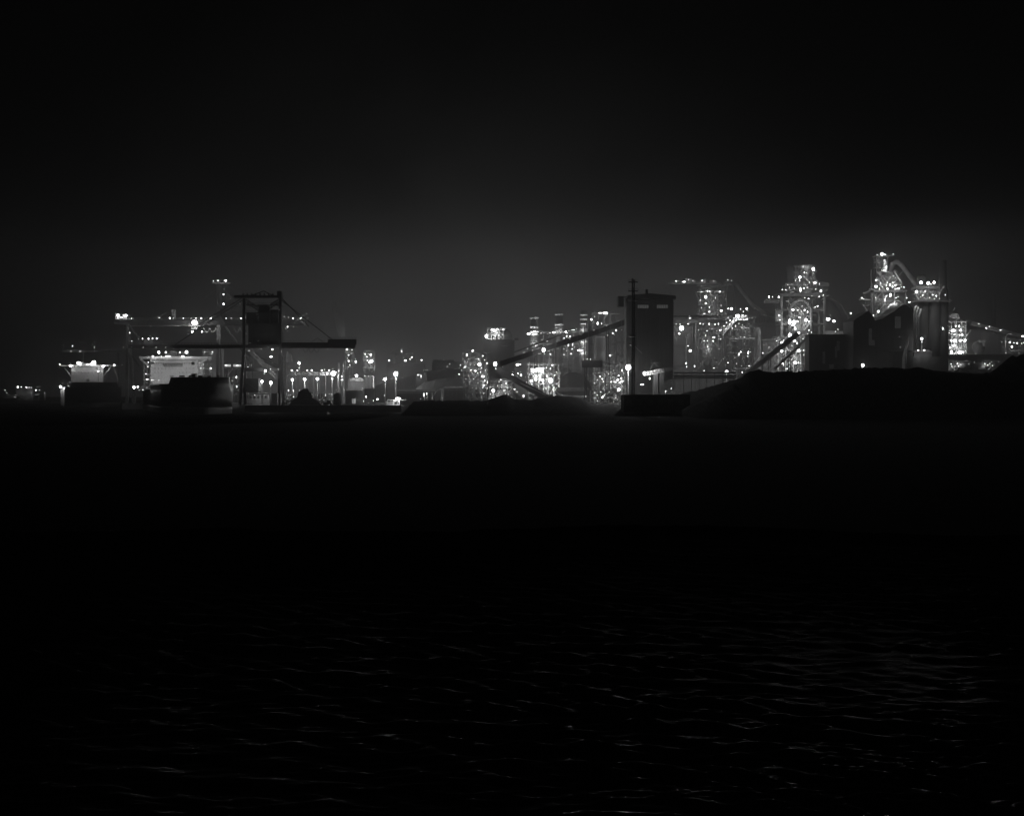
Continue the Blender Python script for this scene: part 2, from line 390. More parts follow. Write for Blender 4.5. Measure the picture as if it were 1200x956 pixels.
# ================================================================== SHIPS
def hull(root, pxb, wb, Yb, pxs, Ys, zdeck, zbow, bootz):
    st = []                                   # bow towards the camera
    n = 40
    for i in range(n+1):
        u = (i/n)**1.6; Y = Yb+(Ys-Yb)*u; cx = X_(pxb, Yb)+(X_(pxs, Ys)-X_(pxb, Yb))*u
        k = min(1, (u/.16))**.42 if u > 0 else .04
        z = zbow if u < .10 else zdeck
        hw = wb/2*k; bw = wb/2*(min(1, max(.02, u/.19))**.5)
        st.append((Y, cx, hw, bw, z))
    def sect(Y, cx, hw, bw, zs): return [(cx-hw if z > 4 else cx-bw-(hw-bw)*(z+2)/9, Y, z) for z in zs]+[(cx+hw if z > 4 else cx+bw+(hw-bw)*(z+2)/9, Y, z) for z in reversed(zs)]
    for part, m in (('hull', HULL), ('boot_topping', BOOT)):
        s = MB(); rings = []
        for (Y, cx, hw, bw, z) in st:
            zs = [bootz, bootz+(z-bootz)*.3, bootz+(z-bootz)*.65, z] if part == 'hull' else [-2, 1, bootz*.6, bootz]
            L_ = []; 
            for sd in (-1, 1):
                row = []
                for zz in zs:
                    q = max(0, min(1, (zz+2)/(z+2))); q = q**.7
                    row.append((cx+sd*(bw+(hw-bw)*q), Y, zz))
                L_.append(row)
            rings.append(L_[0]+L_[1][::-1])
        c = len(rings[0]); vs = [p for r in rings for p in r]; fs = []
        for i in range(len(rings)-1):
            for k in range(c): fs.append((i*c+k, i*c+(k+1) % c, (i+1)*c+(k+1) % c, (i+1)*c+k))
        fs += [tuple(range(c)), tuple(range(len(vs)-c, len(vs)))]
        s.add(vs, fs); s.build(part, m, root, True)
# nearer ship, bow on
sh = thing('bulk_carrier', 'nearer big bulk carrier seen bow on, black hull and wide floodlit white bridge', 'ship', 236, 925, 'bulk carriers at berth', z=0)
hull(sh, 239, 50, 925, 201.5, 1215, 20, 24.6, 4.6)
YS = 1150
s = MB(); s.G(176.5, 231.5, 420, YS, 22, 19.5)
s.build('superstructure', WHITE, sh)
s = MB(); s.R(163, 243.5, 417.6, 420.5, YS-2, 14)
s.R(176, 232, 420.5, 424, YS-1.5, 10)
s.build('bridge_wing', WHITE, sh)
s = MB()
for a, b in (((165,421),(175,429)), ((242,421),(232,427))): s.beam(P(a[0],a[1],YS+3), P(b[0],b[1],YS+3), 1.3)
s.build('wing_brace', WHITE, sh)
rg = random.Random(4)
s = MB()
for k in range(18):
    a = 180+k*2.75; s.R(a, a+1.0, 425.2, 426.3, YS-.1, .3)
for y_ in (431.3, 436.0):
    for k in range(12):
        if rg.random() < .75: a = 181+k*4.1; s.R(a, a+1.1, y_, y_+.9, YS-.1, .3)
s.build('porthole', GLASSD, sh)
s = MB(); s.R(178, 230, 421.6, 422.7, YS-1.75, .4); s.build('bridge_windows', mat('wheelhouse_glass', .22, .3, var=.3), sh)
s = MB(); s.R(224.5, 228, 423.3, 427.6, YS-.15, .4); s.R(176.7, 180.2, 423.6, 426.6, YS-.15, .4); s.build('recess', GLASSD, sh)
s = MB()
for z_ in (438, 444.5): s.R(168, 176.5, z_, z_+1.3, YS+1, 10); s.R(231.5, 237, z_-1, z_+.2, YS+1, 10)
for a in (168.5, 172, 175.5, 233, 236): s.R(a, a+.5, 424, 452, YS+1.5, .6)
s.build('side_gallery', WHITE, sh)
c = bpy.data.curves.new('name_lettering', 'FONT'); c.body = 'NSS ENDEAVOR'; c.size = 2.7; c.extrude = .05; c.offset = .07; c.align_x = 'CENTER'
tmp = bpy.data.objects.new('tmp', c); COL.objects.link(tmp); bpy.context.view_layer.update()
me = bpy.data.meshes.new_from_object(tmp); bpy.data.objects.remove(tmp)
o = bpy.data.objects.new('name_lettering', me); COL.objects.link(o); o.parent = sh; me.materials.clear(); me.materials.append(INK)
wdt = max(v.co.x for v in me.vertices)-min(v.co.x for v in me.vertices); k_ = 23.5*PXm(YS)/wdt
o.scale = (k_, 1.35, 1); p = P(202.5, 429.8, YS-.12); o.location = p-sh.location; o.rotation_euler = (math.radians(90), 0, 0)
s = MB()
for a in (188, 195, 201, 207, 213, 221): s.beam(P(a,418,YS+5), P(a,409+rg.random()*4,YS+5), .35)
s.beam(P(190,414.5,YS+5), P(222,414.5,YS+5), .5); s.beam(P(199,412,YS+5), P(206,412,YS+5), .8); s.build('signal_mast', LIGHT, sh)
s = MB(); s.R(193, 209, 412.8, 417.5, YS+8, 8); s.build('funnel', LIGHT, sh)
lamps(sh, YS-4, pw=.12, s='186,412.8,A 194.3,412.8,B 210.8,412.8,B 218.5,412.6,A 179.2,417.6,B 189,417.5,C 185,417.5,D 195.5,417.4,C,2.6 198.5,417.4,C,2.6 214.2,417.7,B,1.5 223.5,417.9,D,2 173.8,418,D 173.8,424.5,C 173.3,429.8,C 181,424,D 233.5,425,C 235.5,431.5,C 238.8,431.5,C 238.5,427,D 179.3,445.5,C 186,445.5,C 171,438,C,2 172.5,444.5,C,2')
# deck floodlights on two short posts ahead of the bridge
for a in (178, 203, 226):
    q = P(a, 0, 1095); s = MB(); s.beam((q.x, 1095, 20), (q.x, 1095, 24.5), .5); s.build('light_post', STEEL, sh)
    spot(sh, (q.x, 1094, 24.8), (q.x, YS, 34), 90000, 110)
s = MB(); s.prism([(163,455.5),(167,452.5),(176,451),(186,449.5),(194,449.5),(194,453.5),(163,458)], 1112, 30); s.build('hatch_coaming', DARK, sh)
lamps(sh, 1106, pw=.15, s='157,453.8,A 161.5,453.3,B 163,457,D 167.5,456.7,C 172,454,D 180,455.8,C,2.4 188,454.4,C,1.6 192.5,452.8,C,1,1.5 153,465,D')
s = MB()
for k in range(7):
    a = 199+k*11; s.R(a, a+rg.uniform(1, 6), 441.3-rg.uniform(.8, 2.0), 441.5, 945+rg.random()*8, 3)
s.R(224, 229, 437.8, 441.5, 950, 4)
s.beam(P(247,441,950), P(247,437,950), .4); s.build('windlass', DARK, sh)
s = MB(); s.beam(P(158,453.8,1106), P(163,458,1112), .5); s.build('gangway_boom', STEEL, sh)
spot(sh, P(284,462,915), P(264,480,935), 9000, 70)  # added light on the lower bow, no lamp stands there
# farther ship
sa = thing('bulk_carrier', 'farther hazy bulk carrier at the left, dark hull and small lit bridge with wide wings', 'ship', 110, 1520, 'bulk carriers at berth', z=0)
hull(sa, 111.5, 62, 1520, 103, 1790, 22, 27, 5)
YA = 1730
s = MB(); s.G(83.5, 121, 428.5, YA, 20, 21); s.build('superstructure', WHITE, sa)
s = MB(); s.R(70, 135, 427.6, 429, YA-2, 12); s.R(90, 113, 425.5, 428, YA, 9); s.build('bridge_wing', WHITE, sa)
s = MB(); s.beam(P(75,430,YA+2), P(83.5,441,YA+2), 1.2); s.beam(P(130,430,YA+2), P(121,441,YA+2), 1.2); s.beam(P(133,430,YA+2), P(139,446,YA+2), 1.0); s.build('wing_brace', WHITE, sa)
s = MB()
for k in range(8): s.R(87+k*4, 88.3+k*4, 436, 437, YA-.2, .4)
s.build('porthole', GLASSD, sa)
s = MB(); s.beam(P(115,447,1640), P(115,435,1640), .6); s.beam(P(103,447,1560), P(103,444,1560), 2.5); s.beam(P(97,427,YA), P(97,421,YA), .6); s.build('mast', STEEL, sa)
lamps(sa, YA-5, pw=.1, s='70,427,B 82.8,428.6,A 92,425.2,A,1.3 95.5,425.3,B 110,424.8,X,.9 107,426.3,B 103,427,C,3 121,429.2,A 134,427.8,B 143,427.5,C 97,436,D')
lamps(sa, 1636, '115.2,435,B'); lamps(sa, 1700, '71,453,A 76,455,B,1.5 73.5,449,E 79,449.5,E 80,452,D 82,448,D')
for a in (90, 112):
    q = P(a, 0, 1665); s = MB(); s.beam((q.x,1665,21), (q.x,1665,26), .5); s.build('light_post', STEEL, sa); spot(sa, (q.x, 1664, 26.4), (q.x, YA, 40), 2600, 110)
s = MB(); s.R(71, 84, 455, 475, 1702, 30); s.build('stern_quarter', CONC, sa)

# ================================================================== CRANES
# farther crane, its lit boom runs over both ships
YC = 1300
c1 = thing('ship_unloader', 'farther ship unloader crane with a lamp-lit boom and tall tower platform', 'crane', 205, YC, 'ship unloader cranes', z=GZ+.5)
s = MB(); s.R(133, 359, 375.5, 380, YC, 5); s.R(140, 356, 380, 381.2, YC+1, 3)
s.R(133, 153, 374, 375.5, YC-2, 9)
s.build('boom', DARK, c1)
s = MB(); s.rail(X_(134,YC), X_(358,YC), YC-.3, P(0,375.3,YC).z, .28, 2.2); s.build('railing', STEEL, c1)
s = MB(); s.R(152, 186, 381.3, 382.1, YC-.4, .8); s.R(184, 240, 381.0, 381.9, YC-.4, .8); s.build('rail_beam', LIGHT, c1)
for x_ in (150, 256):
    for dy in (0, 26):
        s = MB(); s.beam(P(x_,380,YC+dy), (X_(x_-1.5,YC), YC+dy, GZ+.5), 2.6, 2.2); s.build('leg', STEEL, c1)
s = MB()
for a, b in (((152,383),(163,396)), ((155,417),(174,444)), ((263,381),(277,401)), ((277,401),(294,426))): s.beam(P(*a,YC+1), P(*b,YC+1), 1.5)
s.beam(P(262,333,YC+2), P(205,374,YC+2), .35); s.beam(P(262,333,YC+2), P(345,374,YC+2), .35); s.beam(P(150,412,YC), P(150,412,YC+26), 1.5); s.beam(P(256,412,YC), P(256,412,YC+26), 1.5)
s.build('brace', STEEL, c1)
s = MB(); s.R(254, 258.2, 381, 398, YC-3, 1.2); s.build('lit_leg_strip', LIGHT, c1)  # pale strip added in place of the lamplight on this stretch of leg
spot(c1, P(262,374,YC-14), P(257,392,YC), 9000, 90)
spot(c1, P(268,376,YC-14), P(276,398,YC), 6000, 80)
spot(c1, P(262,362,YC-14), P(261,346,YC), 5000, 80)
spot(c1, P(152,440,YC-16), P(150,455,YC), 3500, 90)
s = MB(); s.truss(P(257,331,YC+2), P(257,370,YC+2), 4, 3, 7, .75); s.truss(P(262.5,331,YC+2), P(261,380,YC+2), 3, 3, 7, .55)
s.build('tower', DARK, c1)
s = MB(); s.R(248, 269, 331, 332.2, YC-2, 9); s.rail(X_(248,YC), X_(269,YC), YC-1.9, P(0,331,YC).z, .2, 2.4); s.R(253, 259, 327.5, 331, YC, 3); s.R(262, 265, 328, 331, YC, 3); s.build('tower_platform', STEEL, c1)
s = MB(); s.beam(P(262,340,YC), P(281,357,YC), 1.3); s.beam(P(281,357,YC), P(262,367,YC), .9); s.beam(P(281,345,YC), P(281,357,YC), .5); s.beam(P(281,357,YC), P(256,374,YC), .7); s.beam(P(253,368,YC), P(240,378,YC), 2.2); s.beam(P(255,366,YC), P(262,382,YC), 4); s.build('stay', DARK, c1)
s = MB()
for a0 in (239, 274):
    for k in range(2):
        pts = [P(a0+k*7+7*i/8, 384+5.5*math.sin(math.pi*i/8), YC-1) for i in range(9)]; s.path(pts, .28, 6)
s.build('festoon_cable', WHITE, c1)
s = MB(); s.R(135, 140, 367.5, 374, YC, 4); s.R(143, 149, 368.5, 374, YC, 4); s.build('boom_head_cabin', WHITE, c1)
s = MB(); s.beam(P(183,373,YC-1), P(196,366,YC-1), .7); s.beam(P(184,370,YC-1), P(190,375,YC-1), .7); s.R(181, 189, 371.5, 373, YC-1, 2); s.R(201, 206, 363, 374, YC+2, 1); s.build('maintenance_hoist', LIGHT, c1)
s = MB(); s.R(221, 234, 379, 382.5, YC-3, 6); s.R(224, 231, 382, 386, YC-2, 4); s.build('trolley', STEEL, c1)
s = MB(); s.beam(P(350,372,YC), P(360,367,YC), 1.5); s.beam(P(352,376,YC), P(359,381,YC), 1.5); s.beam(P(348,374,YC), P(362,373,YC), 1.2); s.build('boom_tip', LIGHT, c1)
lamps(c1, YC-5, pw=.12, s='138.3,369.3,A 142,372,B,1.5 147.3,370,A 154,373.2,C 138,373,C 186.5,372.4,C 199,372.8,B 203,373,D 215,373,C,2 229.5,373,C,2 236,373,B 247,372.8,B 265,373,C,2 271,373,D,3 282.5,373,B,1.4 309,372.8,B 303,373,D 329,372.8,B 343.5,373,B 352.5,373,B 337,383,B 344,383,D 331,383,E 152,390,C 154.5,399.7,C 224,373,D 333,371,D 338,372,D')
lamps(c1, YC-6, pw=.6, s='228,378,X,1.2 225.5,389,A 237,388.8,B 250,329.5,C 255.5,329,B 264.5,329,B,1.4 262,345,B 262,356.3,B 262.5,339,E 281,356,E 270,350,E')
# nearer crane, dark
YD = 1080
c2 = thing('ship_unloader', 'nearer dark ship unloader crane with black machinery house and long boom reaching right', 'crane', 306, YD, 'ship unloader cranes')
s = MB(); s.R(150, 416, 404.0, 408.0, YD, 5.5); s.R(384, 417.5, 397.5, 404, YD+.5, 5); s.R(330, 384, 401.3, 404, YD+.5, 4); s.build('boom', DARK, c2)
for (xt, xb, yt) in ((286, 281.5, 350), (328.5, 327, 345)):
    for dy in (0, 22):
        s = MB(); s.beam(P(xt,yt,YD+dy), P(xt,411,YD+dy), 2.1); s.beam(P(xt,410,YD+dy), (X_(xb,YD), YD+dy, GZ), 2.2); s.build('lower_leg', DARK, c2)
s = MB(); s.R(291, 328, 379, 404, YD+3, 18); s.build('machinery_house', CLADD, c2)
s = MB(); s.R(274, 330, 346, 349, YD+2, 6); s.R(324.5, 330, 341, 347, YD+2, 4)
for k in range(8): s.R(284+k*5, 285.5+k*5, 343.5, 346, YD+3, 1)
s.beam(P(288,349,YD+5), P(309,341,YD+5), .7); s.beam(P(309,341,YD+5), P(326,349,YD+5), .7)
s.build('upper_frame', DARK, c2)
for k, (a, b, tt, bb) in enumerate(((289,300,366,379),(303,315,358,379),(317,326,363,379))):
    s = MB(); s.R(a, b, tt, bb, YD+4, 12); s.build('winch_house', CLADD, c2)
for y_ in (357, 366):
    s = MB(); s.R(287, 328, y_, y_+.8, YD+1, 18); s.rail(X_(287,YD+1), X_(328,YD+1), YD+1, P(0,y_,YD+1).z, .15, 1.4); s.build('platform', DARK, c2)
s = MB(); s.truss(P(287,352,YD+6), P(328,378,YD+6), 3, 2.4, 9, .4); s.truss(P(287,378,YD+6), P(328,352,YD+6), 3, 2.4, 9, .4); s.build('lattice_frame', DARK, c2)
s = MB(); s.truss(P(286,412,YD+12), P(327,430,YD+12), 2, 2, 8, .35); s.rail(X_(150,YD), X_(283,YD), YD+.2, P(0,404,YD).z, .16, 1.5)
s.rail(X_(384,YD), X_(417,YD), YD+.6, P(0,397.5,YD).z, .16, 1.5); s.build('lattice_tie', DARK, c2)
spot(c2, P(300,424,YD-12), P(311,428,YD+5), 5000, 110)
spot(c2, P(308,398,YD-14), P(306,370,YD+4), 2200, 100)
lamps(c2, YD-2, '288,372,E 327.5,363,E 288.5,391,E 301,357,E 316,356.5,E 330,412,D 286.5,417,E 306,408.8,E 384,409,E 350,409,E')
s = MB()
for a, b in (((329,348),(362,383)), ((284,349),(232,381)), ((330,352),(392,400)), ((284,352),(205,404))):
    for dy in (0, 5): s.beam(P(*a,YD+dy), P(*b,YD+dy), .6)
s.build('stay', DARK, c2)
s = MB(); s.truss(P(293,411,YD+5), P(325,443,YD+5), 2.5, 2.5, 9, .38); s.build('lattice_brace', LIGHT, c2)
s = MB(); s.R(283, 328, 431, 435, YD+1, 3); s.beam(P(286,447,YD+2), P(306,460,YD+2), .8); s.R(283, 303, 443.5, 460, YD+5, 10); s.build('portal_beam', DARK, c2)
s = MB(); s.prism([(335,424),(342,424),(341,416),(336,412)], YD-2, 4); s.build('cab', WHITE, c2)
s = MB(); s.R(165, 187, 403, 404, YD-2, 9); s.R(168.5, 179, 398, 404, YD, 6); s.R(166, 186, 396.5, 397.2, YD, 5)
s.build('trolley', DARK, c2)
s = MB()
for k in range(4): a = 370+k*1; 
for k in range(3): s.path([P(355+k*6.5+6.5*i/8, 408+5*math.sin(math.pi*i/8), YD+1) for i in range(9)], .22, 6)
s.build('festoon_cable', STEEL, c2)
s = MB(); s.rail(X_(330,YD), X_(384,YD), YD, P(0,401.3,YD).z, .15, 1.5); s.beam(P(365,401,YD+2), P(372,396,YD+2), .4); s.beam(P(372,396,YD+2), P(379,401,YD+2), .4); s.build('railing', STEEL, c2)
s = MB(); s.R(330.5, 331.5, 418, 470, YD+10, 1); s.R(333.5, 334.5, 418, 470, YD+10, 1)
for k in range(10): s.R(330.5, 334.5, 420+k*5, 420.5+k*5, YD+10, 1)
s.build('lift_shaft', STEEL, c2)
lamps(c2, YD-3, '144.5,407,D 168,407,D 183,407,D 194,407,D 154,406.5,E 162.5,397.4,D 167,396.8,C,1,1.5 174,396.8,C,1,1.5 178.8,396.6,C,1,1.5 183.5,396.6,C,1,1.5 311,434.6,A 309.5,437.5,D 319.2,409.5,C,1.8 317.5,418,B,1.5 319,425,D 317,432.6,D 326,432.8,D 299.5,416,E 336.5,388,E 293,402,E 302.5,399.5,E')
# the hazy crane beyond the farther ship
YE = 1950
c3 = thing('gantry_crane', 'distant hazy gantry crane whose thin beam passes behind the farther ship', 'crane', 112, YE, z=GZ)
s = MB(); s.R(74, 152, 410.6, 413, YE, 5); s.build('beam', STEEL, c3)
s = MB(); s.R(78, 100, 409.7, 410.4, YE-.5, .6); s.build('walkway', LIGHT, c3)
for x_ in (98, 138):
    s = MB(); s.beam(P(x_,412,YE+2), (X_(x_,YE), YE+2, GZ), 2.2); s.build('leg', STEEL, c3)
lamps(c3, YE-3, '74.5,404.6,D 85,405.5,C 110.5,407,C 83,411.6,D,1.6 94,411.7,D,2.4 111,411.4,E')
s = MB()
for a in (74.5, 85, 110.5): s.beam(P(a,411,YE), P(a,405,YE), .5)
s.build('lamp_mast', STEEL, c3)

# ================================================================== QUAY BEHIND THE SHIPS
t = thing('transfer_tower', 'tall grey lit transfer tower right of the white ship bridge', 'tower', 249, 1345)
s = MB(); s.G(240, 258.5, 409, 1345, 16); s.build('wall', CONC, t)
works(t, 238, 246, 412, 1338, 5, 1, 6, 11, LIGHT, pipes=1, vessels=0, bits=4)
lamps(t, 1334, '249,412.5,C 248.5,414.5,C 247,431.5,B 243,427,E 245,422,E')
t = thing('loading_shed', 'low shed with two glaring slots of light between ship and crane leg', 'shed', 272, 1400)
s = MB(); s.G(261, 285, 424.5, 1400, 20); s.build('wall', CLADD, t)
for a, b in ((263, 270.5), (273.5, 282.5)):
    s = MB(); s.R(a, b, 427, 429.6, 1399.6, .3); s.build('lit_slot', WINB, t)
works(t, 262, 284, 432, 1392, 6, 4, 4, 5, STEEL, pipes=5, vessels=1, bits=8)
lamps(t, 1390, '265,428,C,2 278,428.3,C,2.5 287.5,428.5,C,1.5 294.5,428,D 277,442,C,1,2 277.5,453,C,1,2 272,446,D')
t = thing('conveyor_truss', 'short lit lattice conveyor standing behind the nearer crane portal', 'conveyor', 300, 1250)
s = MB(); s.truss(P(291,413,1250), P(301,408,1250), 3, 3, 3, .4); s.truss(P(301,408,1250), P(306,413,1250), 3, 3, 2, .4); s.build('truss', LIGHT, t)
s = MB()
for a in (292, 296): s.beam(P(a,412,1250), (X_(a,1250), 1250, GZ), .8)
s.build('trestle', STEEL, t); lamps(t, 1246, '292,411,D 290.5,430,D 303.5,420,D')
t = thing('storage_container', 'small square white container on the quay beside the dark crane leg', 'container', 321.5, 1068)
s = MB(); s.G(318, 325, 461, 1068, 5); s.build('body', WHITE, t); s = MB(); s.R(318, 325, 460.6, 461, 1067.8, 5.4); s.build('lid_rim', STEEL, t)
s = MB(); [s.R(318.6+k*1.2, 318.9+k*1.2, 462, 472.5, 1067.85, .2) for k in range(5)]; s.build('corrugation', LIGHT, t)
spot(t, (X_(322,1040)+3, 1046, 13), (X_(321.5,1068), 1068, 10), 900, 60)
t = thing('quay_building', 'long low lit building with pale wall at the foot of the dark crane', 'building', 300, 1110)
s = MB(); s.G(286, 315.5, 461, 1110, 12); s.build('wall', CONC, t); s = MB(); s.prism([(285,461),(300,459.3),(316,461)], 1109, 14); s.build('roof', CLAD, t)
s = MB(); [s.R(288+k*4.5, 290.4+k*4.5, 463.5, 466.5, 1109.7, .4) for k in range(6)]; s.build('window', GLASSD, t)
lamps(t, 1104, '307,447,A 317.4,448.4,A,1,1.3 298.5,463,D,.7,2 291,461,E 311,460,E')
s = MB(); s.beam(P(307,447.5,1105), (X_(307,1105),1105,GZ), .4); s.beam(P(317.4,448.6,1105), (X_(317.4,1105),1105,GZ), .4); s.build('lamp_mast', STEEL, t)

# lamp posts
def post(px, py, Y, k, label, sx=1, sz=1):
    t = thing('lamp_post', label, 'lamp post', px, Y, 'lamp posts around the works')
    q = P(px, py, Y); s = MB(); s.tube((q.x, Y+1.2, GZ), (q.x, Y+1.2, q.z+.3), .3, .16, 6); s.beam((q.x, Y+1.2, q.z+.3), (q.x, Y-.4, q.z+RAD[k]), .25); s.build('pole', LIGHT, t)
    s = MB(); s.box(q.x-.6, q.x+.6, Y+.6, Y+1.8, GZ, GZ+.7); s.build('footing', CONC, t)
    lamp(t, px, py, Y, k, sx, sz, 'lamp_head', 2.6 if 1150 < Y < 1400 and px < 480 else 1.3)
post(350.5, 425.3, 1350, 'A', 'tall lamp post standing highest and alone between crane and mid-left towers')
post(342.5, 445, 1250, 'A', 'leftmost of the four big lamps in a row right of the crane leg')
post(357, 444.5, 1250, 'A', 'second big lamp of the row right of the crane leg, pole visible')
post(372, 444, 1250, 'A', 'third big lamp of the row right of the crane leg')
post(389.5, 443.6, 1250, 'B', 'smaller fourth lamp of the row, directly under the brightest roof lamp')
for i_, (a, b) in enumerate(((338,457.6),(344,457.6),(351,457.6))): post(a, b, 1230, 'C', ['left','middle','right'][i_]+' of three small low lamps above the dark hopper machine')
post(417, 423.8, 1420, 'B', 'lamp between the two small lit towers above the round-roofed building')
post(451.3, 444.2, 1300, 'A', 'wide low lamp left of the single brightest yard lamp')
post(463.8, 438.2, 1320, 'X', 'single brightest yard lamp standing in the open left of the mound')
post(600, 440.2, 1200, 'A', 'bright lamp post under the inclined gallery, right of the lattice process frame')
post(578, 457.6, 1120, 'A', 'low lamp post at the foot of the lattice process frame')
post(725.2, 456.6, 1120, 'A', 'lamp post low beside the thin black mast')
post(736.3, 430.6, 930, 'X', 'glaring floodlight post immediately left of the thin black mast', 1.1, 1.1)
post(697.2, 456, 1150, 'C', 'small lamp post at the foot of the conveyor pylon')
post(851.5, 435.6, 1150, 'A', 'bright lamp post at the top of the grey heap, by the tall pipes')
post(1011, 428, 1050, 'A', 'low lamp post behind the black heap, below the curved pale pipe')
post(780, 458.5, 1010, 'C', 'dim lamp post just above the low black block, under the big tower building')

t = thing('pipe_rack', 'long low pipe rack carrying a row of lamps behind the yard lamps', 'pipe rack', 368, 1400)
s = MB()
for k in range(9): a = 338+k*7.2; s.G(a, a+.8, 436, 1400, .7); s.G(a, a+.8, 436, 1406, .7)
s.build('rack_post', STEEL, t)
for y_, r in ((436.5,.6), (437.8,.45), (439.2,.7)):
    s = MB(); s.tube(P(336,y_,1401), P(398,y_,1401), r, r, 8); s.build('pipe', LIGHT, t, True)
lamps(t, 1396, '342,434,B,1.5 348.5,434,C,1.5 360,434,C,1.6 365.3,434,B,1.3 377,434,C,2 380.2,433,D 385.5,434,C,1.6 389.8,432.5,D 393,436,C,2 390.7,437.6,X,.9')
t = thing('vent_stack', 'thin white lit vent stack, the taller of two left of the lamp-dotted tower', 'stack', 397, 1390, 'vent stacks')
s = MB(); s.lathe(X_(397,1390), 1390, [(1.0,GZ),(.8,P(0,425,1390).z)], 10); s.build('flue', WHITE, t, True); s = MB(); s.R(395.5, 398.5, 436, 436.8, 1388, 4); s.build('platform', STEEL, t); lamps(t, 1384, '397,434.5,C,.8,2')
t = thing('vent_stack', 'shorter white vent stack touching the lamp-dotted tower', 'stack', 402.6, 1390, 'vent stacks')
s = MB(); s.lathe(X_(402.6,1390), 1390, [(1.3,GZ),(1.0,P(0,429,1390).z),(.3,P(0,424.5,1390).z)], 10); s.build('flue', WHITE, t, True); s = MB(); s.R(401, 404.2, 437, 437.8, 1388, 4); s.build('platform', STEEL, t); lamps(t, 1384, '402.5,428.8,D')
t = thing('stair_tower', 'narrow open stair tower dotted with lamps, left of the two', 'tower', 409, 1430, 'small lit towers')
works(t, 405, 414, 407, 1430, 9, 2, 8, 21, STEEL, pipes=2, vessels=1, bits=10); spot(t, P(404,404,1405), P(397,374,1420), 26000, 70); lamps(t, 1425, '406.5,409.5,B 412.5,410,C 408.5,416,C,1.5 407,420,D 408.6,423,B 410,428,C 408,430,D 413,414,E')  # the spot is added to brighten the steam plume
t = thing('stair_tower', 'blocky stair tower with bright corner lamp, right of the two', 'tower', 433, 1480, 'small lit towers')
works(t, 426.5, 438.5, 411.5, 1480, 9, 2, 6, 22, LIGHT, pipes=2, vessels=1, bits=8); lamps(t, 1474, '428,414.8,C 431.5,414.5,C 434.5,415.6,B 430,418,C,1.5 430.3,422.3,C 435.2,423.4,A,1.2 433,424.5,B')
t = thing('round_roofed_building', 'lit building with rounded roof under a bright lamp, left of the white block', 'building', 417, 1300)
s = MB(); s.G(407.5, 427, 446.5, 1300, 22); s.build('wall', CONC, t)
s = MB(); s.prism([(407,446.5),(410,443.8),(414,442.2),(418,441.7),(422,442.4),(425,444),(427.5,446.5)], 1298, 26); s.build('roof', LIGHT, t)
lamps(t, 1292, '418,440.2,A 400.6,441,C,1,1.6 401,445,C,2 424.5,455,D 415,439.5,E'); 
s = MB(); s.R(399.5, 402, 442, 452, 1300, 3); s.R(397.5, 404, 445, 446, 1300, 3); s.build('side_platform', LIGHT, t)
t = thing('filter_house', 'pale upright block with streaked front, right of the rounded roof', 'building', 432, 1290)
s = MB(); s.G(427.2, 436.8, 440.8, 1290, 14); s.build('wall', CONC, t)
s = MB(); [s.R(427.6+k*1.6, 428.2+k*1.6, 441, 455, 1289.6, .5) for k in range(6)]; s.build('duct', WHITE, t); s = MB(); s.rail(X_(427.2,1290), X_(436.8,1290), 1290, P(0,440.8,1290).z, .2); s.build('railing', STEEL, t)
lamps(t, 1283, '427.6,440.4,C 436,440.6,D 432,440.8,D')
spot(t, P(431, 438, 1268), P(432, 448, 1290), 9000, 90)
t = thing('pump_house', 'dark flat shed with a small bright doorway below the rounded roof building', 'building', 421, 1160)
s = MB(); s.G(405, 427, 457.5, 1160, 14); s.G(427, 438.5, 455.5, 1165, 12); s.build('wall', CLADD, t); s = MB(); s.R(412.5, 416.7, 467.3, 473, 1159.7, .3); s.build('doorway', WINM, t)
s = MB(); s.path([P(410.5,475,1158), P(411.5,467,1158), P(414,465.5,1158), P(417.5,466,1158), P(418.5,474,1158)], .35, 6); s.build('awning_frame', STEEL, t)
lamps(t, 1155, '429,464.8,B,.7,1.6 437.5,469.3,C,.8,1.4 442.3,467.7,B,1.3 426,470,D,.8,2 432,472,E 424,457,E')
t = thing('hopper_machine', 'dark stepped hopper machine silhouetted on the quay below the three small lamps', 'hopper', 357, 1075)
s = MB(); s.prism([(338,476),(342,469),(348,466),(350,458),(354,457),(355,455.5),(361,455.5),(362,459),(365,461),(366,466),(372,470),(378,476)], 1075, 9); s.build('hopper', DARK, t)
s = MB(); [s.R(356, 362, 459.5+k*2.6, 460+k*2.6, 1074.6, .4) for k in range(4)]; s.build('louvre', STEEL, t); s = MB(); s.beam(P(342,469,1074),P(330,475,1074),.8); s.build('chute', STEEL, t)
t = thing('storage_silo', 'squat dark round silo standing on the quay between hopper machine and pump house', 'silo', 394.5, 1100)
s = MB(); s.lathe(X_(394.5,1100), 1104, [(2.9,GZ),(2.9,P(0,462,1100).z),(1.2,P(0,460.4,1100).z),(.2,P(0,460,1100).z)], 18); s.build('shell', DARK, t, True); s = MB(); s.rail(X_(391,1100),X_(398,1100),1101,P(0,462,1100).z,.12); s.build('railing', STEEL, t)
t = thing('pipe_yard', 'cluttered low pipework with small vertical tanks between the quay machines', 'pipework', 380, 1130)
works(t, 371, 389, 461, 1130, 8, 4, 2, 31, LIGHT, pipes=7, vessels=4, bits=7); lamps(t, 1122, '386.5,471.5,C 381.5,463,D,.6,3 393.8,457,D 403,456.5,D 376,468,E 372,463,E 390,467,E')
t = thing('pipe_yard', 'cluttered low pipework at the right foot of the dark crane', 'pipework', 336, 1120)
works(t, 329, 345, 462, 1120, 8, 3, 2, 33, LIGHT, pipes=5, vessels=3, bits=7); lamps(t, 1112, '333,466,D 340,463,E 344,465,D,1.5 330,471,E')
